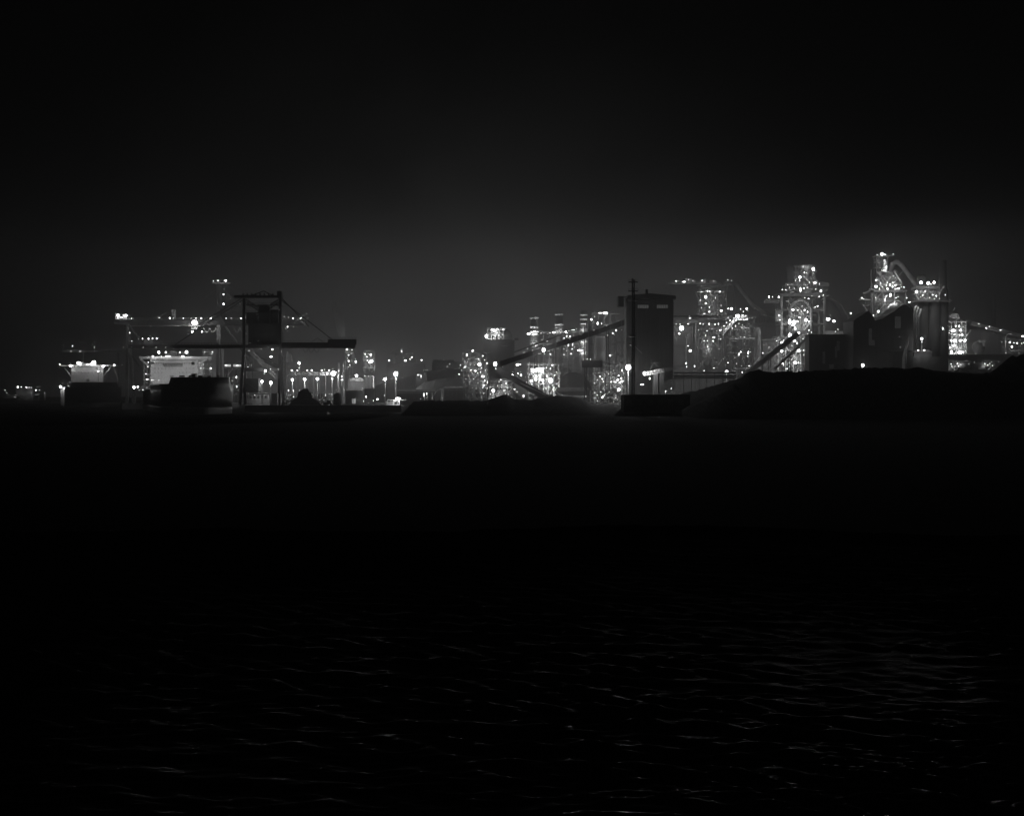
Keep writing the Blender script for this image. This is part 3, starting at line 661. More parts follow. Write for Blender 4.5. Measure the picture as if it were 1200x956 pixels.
t = thing('quay_vehicle', 'small dark loader parked at the quay edge by the low silo', 'vehicle', 384, 1062)
s = MB(); s.R(379, 389, 471.5, 474, 1062, 3); s.R(383, 387, 468.8, 471.5, 1062.2, 2.6); s.build('body', DARK, t)
for a in (381, 387): 
    for dy in (-.2, 2.6): s = MB(); q = P(a,474,1062+dy); s.tube(q, q+Vector((0,.6,0)), .8, .8, 12); s.build('wheel', DARK, t)
t = thing('quay_bollard', 'stout bollard on the quay edge right of the nearer ship', 'bollard', 317.5, 1047, 'bollards on the quay')
s = MB(); s.lathe(X_(317.5,1047),1047,[(.5,GZ),(.4,GZ+.7),(.7,GZ+.8),(.6,GZ+1.1)],10); s.build('post', LIGHT, t)

# steam plume and glowing steam
def blob(name, label, cs, Y, dens, m=None):
    import bmesh
    vs = MB(); obj = None
    bm = bmesh.new(); 
    n = 18; rings = []
    for (px, py, r) in cs: rings.append((P(px, py, Y), r*PXm(Y)))
    ring_v = []
    for i, (c_, r) in enumerate(rings):
        rv = []
        for k in range(n):
            a = 2*math.pi*k/n; rr = r*(1+.28*noise.noise(Vector((math.cos(a)*1.5, math.sin(a)*1.5, i*.9))))
            rv.append(bm.verts.new(c_+Vector((rr*math.cos(a), rr*math.sin(a), r*.25*noise.noise(Vector((k*.7, i, 2)))))))
        ring_v.append(rv)
    for a, b in zip(ring_v, ring_v[1:]):
        for k in range(n): bm.faces.new((a[k], a[(k+1) % n], b[(k+1) % n], b[k]))
    bm.faces.new(ring_v[0][::-1]); bm.faces.new(ring_v[-1])
    bmesh.ops.recalc_face_normals(bm, faces=bm.faces)
    me = bpy.data.meshes.new(name); bm.to_mesh(me); bm.free()
    o = bpy.data.objects.new(name, me); COL.objects.link(o); md = o.modifiers.new('smooth', 'SUBSURF'); md.levels = md.render_levels = 2
    m = bpy.data.materials.new(name); m.use_nodes = True; t_ = m.node_tree; t_.nodes.clear()
    oo = t_.nodes.new('ShaderNodeOutputMaterial'); v = t_.nodes.new('ShaderNodeVolumePrincipled'); t_.links.new(v.outputs[0], oo.inputs['Volume'])
    v.inputs['Density'].default_value = dens; v.inputs['Anisotropy'].default_value = .3; v.inputs['Color'].default_value = (.95,.95,.95,1)
    me.materials.append(m); o['label'] = label; o['category'] = 'steam'; o['kind'] = 'stuff'
    return o
blob('steam_plume', 'faint grey steam plume rising above the end of the dark crane boom', [(401,396,4),(400,388,5.5),(398,378,6),(396,370,6),(394,362,5),(391,356,3.5),(389,352,1)], 1420, .12)
blob('glowing_steam', 'bright steam drifting over the curved roof under the right blast furnace', [(1030,378,4),(1031,372,7),(1034,366,9),(1039,361,9),(1044,356,7),(1047,352,3)], 1165, .012)

# ================================================================== FAR CENTRE LEFT
t = thing('distant_furnace', 'hazy far-off furnace with lit top and four lamps beyond the yard lamps', 'furnace', 472, 2050)
works(t, 458, 486, 414, 2050, 20, 5, 4, 41, STEEL, pipes=5, vessels=4, bits=8, cw=.8)
s = MB(); s.R(469, 472, 408, 414, 2045, 4); s.build('flare_hood', WHITE, t); s = MB(); s.path([P(456,424,2050),P(458,414,2050),P(464,411,2050),P(470,414,2050)], 1.2, 8); s.build('gas_main', LIGHT, t, True)
lamps(t, 2040, '456,422.5,B,1.5 475,422.5,B,1.4 482.5,418.8,B 480.5,421,C 494,422,B,1.3 470.5,411.5,C,.9,1.8 473,419,D 478,417,E 465,418,E 462,420,E')
s = MB(); s.G(453, 497, 426, 2052, 30); s.build('base_building', CLAD, t)
t = thing('tank_house', 'wide dim flat-roofed hall spanning behind the mound, pale stripe along its roof', 'building', 530, 1900)
s = MB(); s.G(506, 548, 424, 1900, 60); s.build('wall', CLAD, t); s = MB(); s.R(508, 532, 421.2, 422.6, 1899, 20); s.build('roof_monitor', LIGHT, t)
s = MB(); s.R(508, 532, 422.6, 424, 1901, 16); s.build('monitor_wall', CLADD, t)
lamps(t, 1892, '527,426.5,D 524,429.5,D,.8,2 538,431,D 520,421.5,E 514,421.5,E')
t = thing('weigh_office', 'tiny building with glaring U-shaped lamp frame above the mound', 'building', 491, 1500)
s = MB(); s.G(487, 500, 436, 1500, 8); s.build('wall', CLAD, t); s = MB(); s.R(489, 493.5, 438.6, 439.8, 1499.4, .5); s.R(492.4, 494, 439.8, 443, 1499.4, .5); s.build('light_frame', WINB, t); lamps(t, 1494, '490,439.3,C,1.5 493.5,440.5,C,.9,1.6 497,433,E 501,433.5,E')
terrain('coal_heap', [(470,471),(480,460),(495,449.5),(510,444.5),(522,442.5),(535,442.5),(545,444.5),(556,450),(572,470)], 1260, 1420, 1340, SOIL, 'broad low dark mound behind the long pale sheds', z0=GZ-1, seed=12, n=120)
terrain('coal_heap', [(425,470),(440,452),(458,444),(480,441),(505,434),(530,432),(560,436),(590,452),(620,470)], 1560, 1800, 1680, SOIL, 'faint long mound in the haze, highest of those behind the yard lamps', z0=GZ-1, seed=15, n=120)
for a, b, tt, Y_, lb in ((465, 508, 456.2, 1180, 'long pale-roofed shed with two lit stripes, left of the small gantry'), (520, 545, 452.5, 1200, 'long pale-roofed shed, right of the small gantry')):
    t = thing('storage_shed', lb, 'shed', (a+b)/2, Y_, 'storage sheds on the quay')
    s = MB(); s.G(a, b, tt+2.6, Y_, 18); s.build('wall', CLADD, t)
    s = MB(); s.prism([(a-.5,tt+1.2),(a-.5,tt+2.4),(b+.5,tt+2.4),(b+.5,tt+1.2),(b-2,tt),(a+2,tt)], Y_-2, 22); s.build('roof', LIGHT, t)
    s = MB(); s.R(a, b, tt+3.6, tt+4.3, Y_-3, 1); s.build('canopy_edge', LIGHT, t); s = MB(); [s.R(a+k*5, a+k*5+.4, tt+4, 473, Y_-2.8, .4) for k in range(int((b-a)/5))]; s.build('canopy_post', STEEL, t)
    spot(t, P((a+b)/2, 446, Y_-22), P((a+b)/2, 460, Y_), 9000, 150)
t = thing('travelling_gantry', 'small pale travelling gantry between the two long sheds', 'gantry', 512, 1140)
s = MB(); s.beam(P(506,466,1140), P(513,457,1140), .5); s.beam(P(513,457,1140), P(519,455,1140), .8); s.R(516.5, 519.5, 455, 469, 1142, 2); s.build('boom', LIGHT, t)
s = MB()
for a in (497, 500.3, 506, 518): s.G(a, a+.6, 461, 1138, .6)
s.build('leg', WHITE, t)
lamps(t, 1132, '496.7,462.5,C,.7,3 500,461.5,C,.7,2 518,466,D 493,467.5,D 499.5,466,E')
spot(t, P(510,450,1120), P(512,462,1140), 3500, 90)
t = thing('loading_bay', 'glaring open loading bay with white wall at the water edge, left of the sheds', 'loading bay', 461, 1056)
s = MB(); s.R(452, 468.5, 469.8, 475.6, 1062, 2); s.build('back_wall', WHITE, t); s = MB(); s.R(454, 476, 468.0, 468.8, 1054, 9); s.build('roof', LIGHT, t)
s = MB(); s.R(462.5, 465, 470.6, 473.4, 1061.7, .2); s.build('door', GLASSD, t); s = MB(); [s.R(a, a+.5, 468.8, 475.2, 1055, .4) for a in (454, 461, 468)]; s.build('post', WHITE, t)
lamps(t, 1052, '466.5,467,A,1.6,.8 463,469.6,C,1.3 467.5,470,C,1.3'); spot(t, P(460,466,1052), P(460,473,1062), 2500, 130); lamps(t, 1050, '450.5,463.3,D,1.6')

# ================================================================== PROCESS FRAME, ROUND TANK, CHIMNEYS
t = thing('lattice_plant', 'crowded lattice process frame with flat top beam, left of the round tank', 'process plant', 556, 1180)
works(t, 543, 570, 413, 1180, 18, 4, 9, 51, STEEL, pipes=16, vessels=6, bits=34)
s = MB(); s.R(541.5, 566, 412, 413, 1178, 20); s.build('top_beam', DARK, t)
lamps(t, 1173, '554,411,B 547,416,B,.8,1.8 561.7,427,A,1.3 566,417,C,.9,1.8 568,422,D 571,425.5,C 539.5,428,C 543,431,D 538,438.5,C,1.4 541,434,D 545,430,C,1.4 552,433.5,C 557,434.5,C,1.8 560,437,C 563,436,D 549,440,D 555,444,D 566,441,B,1.6 568,446,C,.8,2.4 571,448,C,.8,3 575,448,C,.8,3 573,442,D 560,449,D 566,454,C 567,451.5,C 551,447,D 546,444,D 550.5,450,E 558,455,D 563,460,D 554,462,E 571,455,D,.8,2 566,448,D,.8,2 556,428,E 548,424,E 558,421,D 564,431,C 569,434,D')
t = thing('round_tank', 'big round tank house with crowded lit rooftop left of the chimneys', 'tank', 584.5, 1330)
cx = X_(584.5, 1330); r = 18.5*PXm(1330); zt = P(0,398,1330).z
s = MB(); s.lathe(cx, 1330+r, [(r,GZ),(r,zt-1),(r*1.02,zt-1),(r*1.02,zt)], 32); s.build('shell', CLADD, t, True)
s = MB(); s.lathe(cx+.8, 1330+r, [(r*.82,zt),(r*.8,P(0,391,1330).z),(r*.66,P(0,387,1330).z),(r*.45,P(0,385,1330).z),(r*.2,P(0,384.2,1330).z)], 28); s.build('dome', CLAD, t, True); spot(t, P(597,384,1312), P(592,392,1340), 7000, 120)
s = MB(); s.R(603, 607.5, 396, 398.3, 1340, 8); s.R(566, 572, 392, 398, 1330, 8); s.build('side_platform', DARK, t)
s = MB(); s.rail(X_(567,1330), X_(602,1330), 1330.5, zt, .2, 2); s.rail(X_(573,1330), X_(590,1330), 1331, P(0,386.5,1330).z, .2, 2); s.R(588, 595, 405.2, 405.6, 1329.5, 1); s.build('railing', LIGHT, t)
works(t, 571, 590, 386, 1322, 7, 4, 2, 57, LIGHT, bot=398, pipes=5, vessels=2, bits=10)
lamps(t, 1316, '570,394,X,.7,.9 579.5,387.5,A,1.2 577,386,C,2 583,385.5,C,2 575.5,394,D 580,394,D 584,393,C 587,395,D 573,397,D 582,390,D 586,390,E 590,386,C,3,.6')
def chimney(px, top, Y, wpx, lit, label, lmp):
    t = thing('banded_chimney', label, 'chimney', px, Y, 'banded chimneys')
    r = wpx/2*PXm(Y); x = X_(px, Y); zt = P(0, top, Y).z
    s = MB(); s.lathe(x, Y, [(r*1.25,GZ),(r,zt),(r*.8,zt)], 20); s.build('flue', CONC, t, True)
    for k, y_ in enumerate(lit):
        s = MB(); z = P(0, y_, Y).z; s.lathe(x, Y, [(r*1.12,z-.9),(r*1.12,z+.9)], 20); s.build('band', WHITE, t, True)
    for y_ in lmp:
        s = MB(); z = P(0, y_, Y).z; s.lathe(x, Y, [(r*1.5,z-.3),(r*1.5,z)], 20); s.build('gallery', STEEL, t)
    for y_ in lmp:
        for dx in (-1, 1): spot(t, (x+dx*r*1.2, Y-r*2.6, P(0, y_+4, Y).z), (x, Y, P(0, y_-8, Y).z), 42000, 110, 'gallery_light')
    return t
t = chimney(626, 371, 1480, 9, (372.5, 383.5, 388.5, 392.5), 'left chimney of the three, its middle bands brightest', (388, 402))
lamps(t, 1468, '619.5,391.2,B,1.9 625.3,402.5,D,.8,2'); 
t = chimney(655, 367, 1480, 9, (368.5, 380.5, 385), 'middle chimney of the three, rising above the lamp platform', (386,))
lamps(t, 1468, '649,389.6,B,1.6 644.5,390,C'); 
t = chimney(684, 364.5, 1460, 8, (369, 374, 379.5, 392, 400), 'right chimney of the three, directly behind the inclined gallery', (385, 412, 400))
lamps(t, 1446, '679.5,410.5,A,1.7,.6')
t = thing('sinter_plant', 'long platform building studded with rows of lamps under the middle chimney', 'process plant', 655, 1500)
works(t, 630, 679, 389, 1500, 20, 7, 6, 61, LIGHT, pipes=12, vessels=6, bits=26)
lamps(t, 1492, '634,390.6,C,1.2 638.5,390,D 642,391,D 663,388.6,B,1.2 667,388,C,2 671,386.6,C,3,.6 675,385.5,C 661,396,C 664,394,B 667,396,C 659,399,C 665,398,C 642,409.5,B 652.5,409,B 646,406,C 656,405,C 661,409,D 666,404.5,C,.8,2 670.5,409,C 671,404,C,.8,2 673,407,D 638,414.5,C 645,415,C,1.4 652,415.5,C,1.3 657,415,D 661,415.5,C,1.5 669.5,414.5,C,1.4 649,412,D 664,411,D 655,400,D 641,400,D,1.4 635,398,D 632,403,D 628,407,D 614,413,D 618,408,C 622,407.5,C,.9,2 628,405.5,D 613,409.5,C')
t = thing('pump_station', 'cluster of glaring windows, the brightest spot of the centre, below the gallery', 'process plant', 630, 1250)
works(t, 619, 655, 427, 1250, 14, 6, 4, 63, LIGHT, pipes=10, vessels=5, bits=18)
for k, (a, b, c_, d_) in enumerate(((622,631,431.5,436.5),(632.5,637.5,430.5,436.8),(625.5,629.5,439.5,446),(631.5,633.5,439,446))):
    s = MB(); s.R(a, b, c_, d_, 1247.5, .6); s.build('lit_opening', WINX, t)
lamps(t, 1242, '622.5,446.3,A 635.6,445.3,A 645.4,445.8,X,.8 606.5,427.2,B,1.6 610,427,C 632,433,A,2.2 626.5,434,A,1.6 628,443,B 625,427,D 634,427,D 607,437.5,C 610.5,439.5,B 604,444,C 609,444,D 613,446,D 616,442,D 606,441,D 640,431,D,.8,2 647,428,C,.8,2 645,432,C,.9,1.6 650,440,D 619,442,D 641,441,C,.8,2 652,436,D 601,436,D 622,452,C,1.5 648.5,456,C,.7,2.8')
for q_ in ((627,430),(640,436)): spot(t, P(q_[0],q_[1],1225), P(q_[0],q_[1]+8,1250), 9000, 130)

# inclined galleries
def gallery(name, label, a, b, Y, h, dp, m=CLADD, tres=(), lite=True, group='inclined conveyor galleries', yb=None):
    t = thing(name, label, 'conveyor', (a[0]+b[0])/2, Y, group)
    yb = yb or Y; p = P(*a, Y); q = P(*b, yb)
    s = MB(); s.beam(p, q, dp, h); s.build('gallery', m, t)
    n = max(4, int((q-p).length/9)); s = MB()
    off = Vector((0, -dp/2-.25, 0))
    for k in range(n+1):
        c_ = p+(q-p)*k/n+off; s.beam(c_+Vector((0,0,-h*.55)), c_+Vector((0,0,h*.55)), .22)
    s.beam(p+off+Vector((0,0,h*.52)), q+off+Vector((0,0,h*.52)), .35); s.beam(p+off-Vector((0,0,h*.52)), q+off-Vector((0,0,h*.52)), .35); s.build('side_ribs', LIGHT if lite else DARK, t)
    for (x_, y_) in tres:
        yy = Y+(yb-Y)*((x_-a[0])/(b[0]-a[0]) if b[0] != a[0] else 0)
        s = MB(); c_ = P(x_, y_, yy)
        for dx in (-2, 2): s.beam((c_.x+dx*.3, yy, c_.z), (c_.x+dx, yy, GZ), .5)
        k_ = int((c_.z-GZ)/7)
        for j in range(k_): s.beam((c_.x-1.6, yy, GZ+j*7), (c_.x+1.6, yy, GZ+j*7+6), .22)
        s.build('trestle', DARK, t)
    return t
t = gallery('conveyor_gallery', 'main dark inclined conveyor gallery climbing to the big tower building', (586,426.5), (741,375), 1090, 4.2, 4, DARK, ((628,411),(712,383)))
lamps(t, 1083, pw=.12, s='612,414,E 624,410.5,E,1.6 652,403.5,D,.8,.8 668,397.5,E,1.5 681,392.5,D,.8,.8 696,387,E,2 711,381.5,D,.8,.8 725,376,E,1.6 637,410,X,.75 734,368.8,C 722,387.2,B 719,391,D')
s = MB(); p0 = P(700,386,1086); p1 = P(737,370.5,1086); s.beam(p0, p1, .35, .35); s.build('handrail', WHITE, t); spot(t, P(718,368,1074), P(722,378,1086), 2600, 120)
t = gallery('conveyor_gallery', 'thin upper conveyor gallery parallel above the main one, ending at the lamp platform', (602,413), (675,386), 1350, 1.6, 3, DARK, ((620,406),(650,396)))
lamps(t, 1345, '672,386.5,C,2.5,.6 664,390,C,2,.6 668,394,B')
t = gallery('conveyor_gallery', 'dark conveyor gallery running down to the right from the bright transfer lamp', (582,433), (650,471), 1130, 5, 4, DARK, ((600,444),), False)
s = MB(); s.beam(P(610,449,1127), P(640,463,1127), .5); s.build('handrail', WHITE, t)
lamps(t, 1122, pw=.1, s='580.2,426.6,X,.85 581,432,C,1,1.8 585,447,D,1.5 587,445,C 603,456,C,1.4 606,459,C 613.5,464,B,.8,1.4 591,457.5,C,2,.6 621,466,D 596,462,D 617,448,D 600,465,E')
t = thing('transfer_house', 'small transfer house where the two galleries meet under a glaring lamp', 'building', 581, 1140)
s = MB(); s.G(573, 588, 429, 1140, 12); s.build('wall', CLAD, t); s = MB(); s.prism([(572,429),(588.5,429),(586,427),(575,427)], 1139, 14); s.build('roof', DARK, t)
works(t, 574, 600, 446, 1128, 8, 5, 4, 67, LIGHT, pipes=9, vessels=4, bits=16)
lamps(t, 1124, '583,452,D,.8,2 588,451,D 593,449,C,.8,2 595,454,D,.8,2 575,462,D 577,466,E 589,464,D,.8,2 598,468,D')
t = thing('pipe_bridge', 'curved white pipe bridge low at the foot of the chimneys', 'pipework', 662, 1130)
s = MB(); s.path([P(651,458,1130), P(654,461.5,1130), P(660,463.8,1130), P(670,464.5,1130), P(684,465,1130)], .7, 8); s.build('pipe', WHITE, t, True); s = MB(); [s.G(a, a+.5, 465, 1131, .5) for a in (656,666,676)]; s.build('rack_post', STEEL, t)
spot(t, P(664,452,1112), P(664,464,1130), 2600, 110)
t = thing('storage_shed', 'pale wide shed under the right chimney, half hidden by the pylon', 'shed', 670, 1230, 'storage sheds on the quay')
s = MB(); s.G(652, 686, 458, 1230, 16); s.build('wall', CLAD, t); s = MB(); s.prism([(650,458.4),(653,454),(684,454),(687,458.4)], 1228, 20); s.build('roof', LIGHT, t); spot(t, P(668,440,1205), P(668,456,1230), 5000, 120)
terrain('coal_heap', [(636,470),(645,455),(655,444),(664,437),(674,436),(684,439),(694,452),(706,470)], 1290, 1400, 1345, SOIL, 'pale rounded heap seen under the lamp platform left of the pylon', z0=GZ-1, seed=22, n=80, rough=.3)

t = thing('conveyor_pylon', 'tall two-legged conveyor pylon with a dark box half way up', 'pylon', 689, 1070)
for a in (686, 691.5):
    s = MB(); s.truss((X_(a,1070),1070,GZ), P(a,378,1070), 2, 1.6, 14, .35); s.build('lattice_leg', DARK, t)
s = MB(); s.R(682, 706, 422.5, 430.5, 1067, 7); s.build('drive_house', CLADD, t); s = MB(); s.beam(P(692,372,1072), P(690,388,1072), 1.2); s.beam(P(696,378,1072), P(690,386,1072), .6); s.build('head_frame', STEEL, t)
s = MB(); s.beam(P(706,424,1070), P(727,429,1070), .4); s.build('stay', STEEL, t)
lamps(t, 1064, '693,374.5,B 684,421,D 688,421,D 692,421,D,.8,1.6 686.5,464.5,C')
t = thing('process_tower', 'lit process tower right of the pylon with white lamps on its roof', 'process plant', 704, 1260)
works(t, 694, 722, 368, 1260, 16, 4, 9, 71, STEEL, pipes=12, vessels=3, bits=22)
s = MB(); s.lathe(X_(703,1255), 1258, [(5.5,GZ),(5.5,P(0,397,1255).z),(4.5,P(0,394,1255).z)], 20); s.build('silo', CLAD, t, True)
lamps(t, 1250, '703.3,366.8,B,1.9,.6 709.5,366.8,A,1.7,.5 700.3,379,B,.9,1.7 705,379,C,.7,1.6 697,371,D 715,416.6,B 718,390.5,C 712,393,D 697,365,E 722,395,D')
t = thing('gas_cleaning_plant', 'bright tangle of pipes and tanks left of the mast under the floodlight', 'process plant', 718, 1190)
works(t, 696, 735, 428, 1190, 14, 6, 5, 73, LIGHT, pipes=16, vessels=7, bits=26)
works(t, 722, 737, 386, 1200, 12, 2, 6, 74, CONC, pipes=6, vessels=0, bits=4)
s = MB(); s.beam(P(735,385,1196), P(736,432,1196), 3); s.build('riser', CONC, t)
lamps(t, 1182, '703,441,C,.9,1.6 706,444,C,1,1.4 709,441,D 725,440,C,1.3 728,443,B,1.2 724,445,B,1.2 729,447,B,1.1 726,448.5,B 721,447.5,C,2.4 716,447.5,C,2 731,437,D 732.5,444,D 713,438,D 707,447,D,.8,2 700,445,D 697,449,D 711,451,D 729,434,C,.8,2 719,434,D 702,437,D')
lamps(t, 1180, '734,436,C')
t = thing('pipe_yard', 'low pipes with a bright tilted pipe end, behind the bank left of the mast', 'pipework', 710, 1100)
works(t, 692, 726, 456, 1100, 10, 6, 2, 75, LIGHT, pipes=14, vessels=6, bits=12)
s = MB(); s.path([P(706,466,1094), P(708,463,1094), P(714,459.5,1094)], .6, 8); s.build('pipe', WHITE, t, True)
lamps(t, 1090, '697,460,D,1.4 704,459.5,D,1.4 706,465.5,B,.9,1.5 708,463,C 714,459,D 700,463,D,1.4 721,464,E 724,468,D 719,470.5,D 728,477,D,2 700,470,D')

# ================================================================== TOWER BUILDING, MAST, LOW BLOCK, STACKER
t = thing('tower_building', 'big dark tower building with two strip windows near its roof', 'building', 763, 1060)
s = MB(); s.G(741, 788.5, 348.5, 1060, 32); s.build('wall', CLADD, t)
s = MB(); s.prism([(735.5,348.5),(736,346),(758,344),(762,343.6),(792,346.5),(792.5,350.5),(735.5,349.5)], 1056, 40); s.R(756.5, 759.5, 339, 344.5, 1065, 4); s.build('roof', DARK, t)
for a, b in ((747, 760), (769.5, 782.5)):
    s = MB(); s.R(a, b, 357.3, 361.2, 1059.6, .3); o = s.build('strip_window', WINL, t)
    s = MB(); [s.R(a+k*2.6, a+k*2.6+.25, 357.2, 361.3, 1059.3, .3) for k in range(6)]; s.build('window_frame', DARK, o)
s = MB(); s.R(788.6, 789.4, 349, 443, 1061, 3); s.build('lit_edge_strip', LIGHT, t)  # pale strip stands in for light along the right edge of the wall
s = MB(); s.G(734, 741, 350, 1066, 18); s.build('annex', CONC, t); s = MB(); s.R(724.5, 731, 347, 359, 1062, 16); s.build('hoist_head', CLADD, t); s = MB(); s.R(731, 741, 347.2, 348.6, 1063, 14); s.build('annex_ledge', LIGHT, t)
s = MB(); [s.R(741.5+k*5.2, 741.8+k*5.2, 363, 474, 1059.75, .2) for k in range(9)]; s.build('cladding_rib', CLAD, t)
t = thing('lattice_mast', 'thin black lattice mast with crossarms in front of the tower building', 'mast', 742, 870)
for dx in (-1.35, 1.35):
    s = MB(); 
    for dy in (-1, 1): s.beam((X_(742+dx,870), 870+dy, 1), (X_(742+dx*.8,870), 870+dy, P(0,328,870).z), .62)
    s.build('upright', DARK, t)
s = MB(); z = 8
while z < P(0,330,870).z-3:
    s.beam((X_(740.6,870),869,z), (X_(743.4,870),869,z+2.4), .25); s.beam((X_(740.6,870),871,z+2.4), (X_(743.4,870),871,z), .25); s.R(740.3, 743.7, 0, 0, 870, 0) if 0 else None; z += 2.4
s.build('lacing', DARK, t)
for y_ in (330.5, 341, 351.5, 394, 404, 440):
    s = MB(); wd = 5.5 if y_ < 360 else 4; s.R(742-wd, 742+wd, y_-.5, y_+.6, 868.5, 3); s.rail(X_(742-wd,870), X_(742+wd,870), 868.6, P(0,y_-.5,870).z, .12, 1.1); s.build('crossarm', DARK, t)
s = MB(); s.R(740.3, 741.6, 326, 330, 870, .8); s.build('top_fitting', DARK, t)
s = MB(); s.beam(P(738,400,1040), P(752,414,1040), .3); tag(s.build('stay_rope', WHITE), 'short bright slanting stay rope crossing behind the mast', 'rope')
t = thing('low_block', 'long low flat black warehouse at the foot of the mast', 'building', 770, 850, z=0)
s = MB(); s.G(731, 809, 463, 850, 22, 0); s.build('wall', COAL, t); s = MB(); s.R(730.5, 809.5, 462.3, 463.2, 849, 24); s.build('roof', DARK, t)
for k in range(6):
    s = MB(); s.R(735+k*12, 741+k*12, 468, 475, 849.8, .3); s.build('roller_door', DARK, t)
t = thing('stacker', 'stacker with a brightly lit lattice boom rising right past the tower building', 'stacker', 772, 1035)
s = MB(); s.truss(P(754,438.5,1035), P(778,433.5,1035), 3, 2.6, 9, .38); s.build('boom', WHITE, t)
s = MB(); s.truss(P(778,433.5,1035), P(806,427.5,1035), 3, 2.2, 9, .38); s.build('counter_boom', STEEL, t)
s = MB(); s.beam(P(766,425,1035), P(776,434,1035), .5); s.beam(P(762,433,1035), P(766,425,1035), .5); s.beam(P(766,425,1035), P(800,428,1035), .25); s.build('stay', STEEL, t)
s = MB(); s.G(766, 771, 437, 1034, 8); s.G(773, 778, 437, 1034, 8); s.build('leg', CLAD, t)
lamps(t, 1030, '755,437.3,A,.9,1.3 759,437,C,1.8 763,435.5,C 767,434.6,C 772,434,D 761.3,443.5,B,.8,1.4 752.5,450.6,B,2.2,.6 803.7,426,C 804.5,430,D 814,429,C')
spot(t, P(764,428,1018), P(765,436,1035), 2600, 100)
t = thing('stockyard_office', 'pale lit low building with rounded corner under the stacker', 'building', 790, 1045)
s = MB(); s.prism([(775,476),(775,448),(795,443),(797.5,445),(798,455),(792,463),(786,468),(780,476)], 1048, 16); s.build('wall', CONC, t); s = MB(); s.prism([(774.5,448),(795,442.6),(796,443.6),(774.5,449.2)], 1046, 20); s.build('roof', STEEL, t)
lamps(t, 1040, '786.7,455.2,C,1.6'); spot(t, P(786,447,1030), P(788,455,1048), 700, 100)

# ================================================================== LEFT BLAST FURNACE
Yf = 1400
f1 = thing('blast_furnace', 'left blast furnace with a lit platform reaching out left at its top', 'blast furnace', 838, Yf, 'blast furnaces')
works(f1, 819, 853, 335, Yf, 18, 3, 8, 81, STEEL, bot=380, pipes=10, vessels=3, bits=24, taper=.15)
s = MB(); x = X_(837, Yf); s.lathe(x, Yf+9, [(9,GZ),(11,P(0,420,Yf).z),(13,P(0,400,Yf).z),(8,P(0,360,Yf).z),(4,P(0,340,Yf).z)], 24); s.build('furnace_shell', STEEL, f1, True)
s = MB(); s.R(784, 846, 331.5, 333, Yf-2, 12); s.rail(X_(784,Yf), X_(846,Yf), Yf-1.9, P(0,331.5,Yf).z, .2, 1.6); s.build('top_platform', DARK, f1)
s = MB(); s.R(803, 811, 326.5, 331.5, Yf+2, 5); s.R(812, 814.5, 328, 331.5, Yf+2, 4); s.R(821, 827, 327, 331.5, Yf, 5); s.R(832, 839, 328.5, 331.5, Yf, 5); s.build('hoist_house', LIGHT, f1)
s = MB(); s.R(818, 834, 341.2, 342.2, Yf-3, 8); s.R(838, 849, 341, 342.2, Yf-3, 8); s.build('bell_platform', LIGHT, f1)
s = MB(); s.beam(P(815,342,Yf), P(822,365,Yf), .9); s.beam(P(852,332,Yf+4), P(852,372,Yf+4), 1.4); s.beam(P(858,332,Yf+4), P(862,372,Yf+4), 1.4); s.R(848, 866, 330.5, 333, Yf+2, 8); s.build('uptake_tower', DARK, f1)
s = MB(); s.path([P(858,330,Yf+8), P(864,334,Yf+8), P(872,345,Yf+8), P(884,359,Yf+8), P(894,366,Yf+8), P(907,371,Yf+8)], [2,2.4,2.4,2.4,2.2,2], 12); s.build('downcomer', STEEL, f1, True)
lamps(f1, Yf-7, '792.3,329.5,B 801.5,330.3,B,2.2,.7 807,327.5,D,1.4 812,329,D 823,329,B 826,330,D 836.5,329.5,D,2 852.7,328.3,C 857.3,328.9,C 822,342,D,2 829,341,C,1.3,1.4 831.5,341.5,C 843.5,341.8,C,1.6 827,348.2,A 827,355.4,B 822,360.7,C 831.3,360,C,1.3 831.3,365.4,B,1.4,.7 825.5,367.5,C,1.6,.7 834.5,371,B,2.8,.6 820.5,352,D,.8,2 838.5,349,D,.8,2 845.3,364.2,B,1.5 845,358,C 838,354,E 850.5,350,E')
t = thing('charging_bridge', 'pair of level conveyor bridges joining tower building and left furnace', 'conveyor', 818, 1230, 'inclined conveyor galleries')
s = MB(); s.R(789, 842, 369.6, 371.6, 1240, 5); s.build('upper_gallery', DARK, t); s = MB(); s.R(789, 850, 374.6, 378.3, 1230, 5); s.build('lower_gallery', CLADD, t)
s = MB(); [s.R(a, a+1.0, 378, 474, 1232, 1.2) for a in (815, 846)]; s.build('trestle', STEEL, t); s = MB(); s.R(789, 842, 372.2, 373.2, 1238, 2); s.R(805, 811, 371.8, 374.6, 1231, 2); s.build('pipe', LIGHT, t)
lamps(t, 1222, '792.3,379.7,C 797,379.9,C,1.6 806.8,379.5,C,1.4 820.5,379.2,C 824,380,D,1.4 831,379.6,C,1,1.4 838,380,C,.9,1.5 841.8,379.6,C,.9,1.5 807.8,370.5,D 808.5,373,C,1.8,.6 798.6,384.6,X,1 796,391,B,.9')
t = thing('ore_bin_wall', 'pale floodlit bin wall with arches right of the tower building', 'building', 812, 1290)
s = MB(); s.G(788, 846, 404, 1290, 18); s.build('wall', CLAD, t)
s = MB(); s.R(789, 812, 382, 404, 1292, 14); s.build('upper_wall', CONC, t)
s = MB()
for a in (808, 822, 836): s.path([P(a-4,425,1287), P(a-4,396,1287), P(a-2,391,1287), P(a+2,389.5,1287), P(a+6,392,1287), P(a+8,397,1287)], .7, 8)
s.build('gas_pipe', LIGHT, t, True)
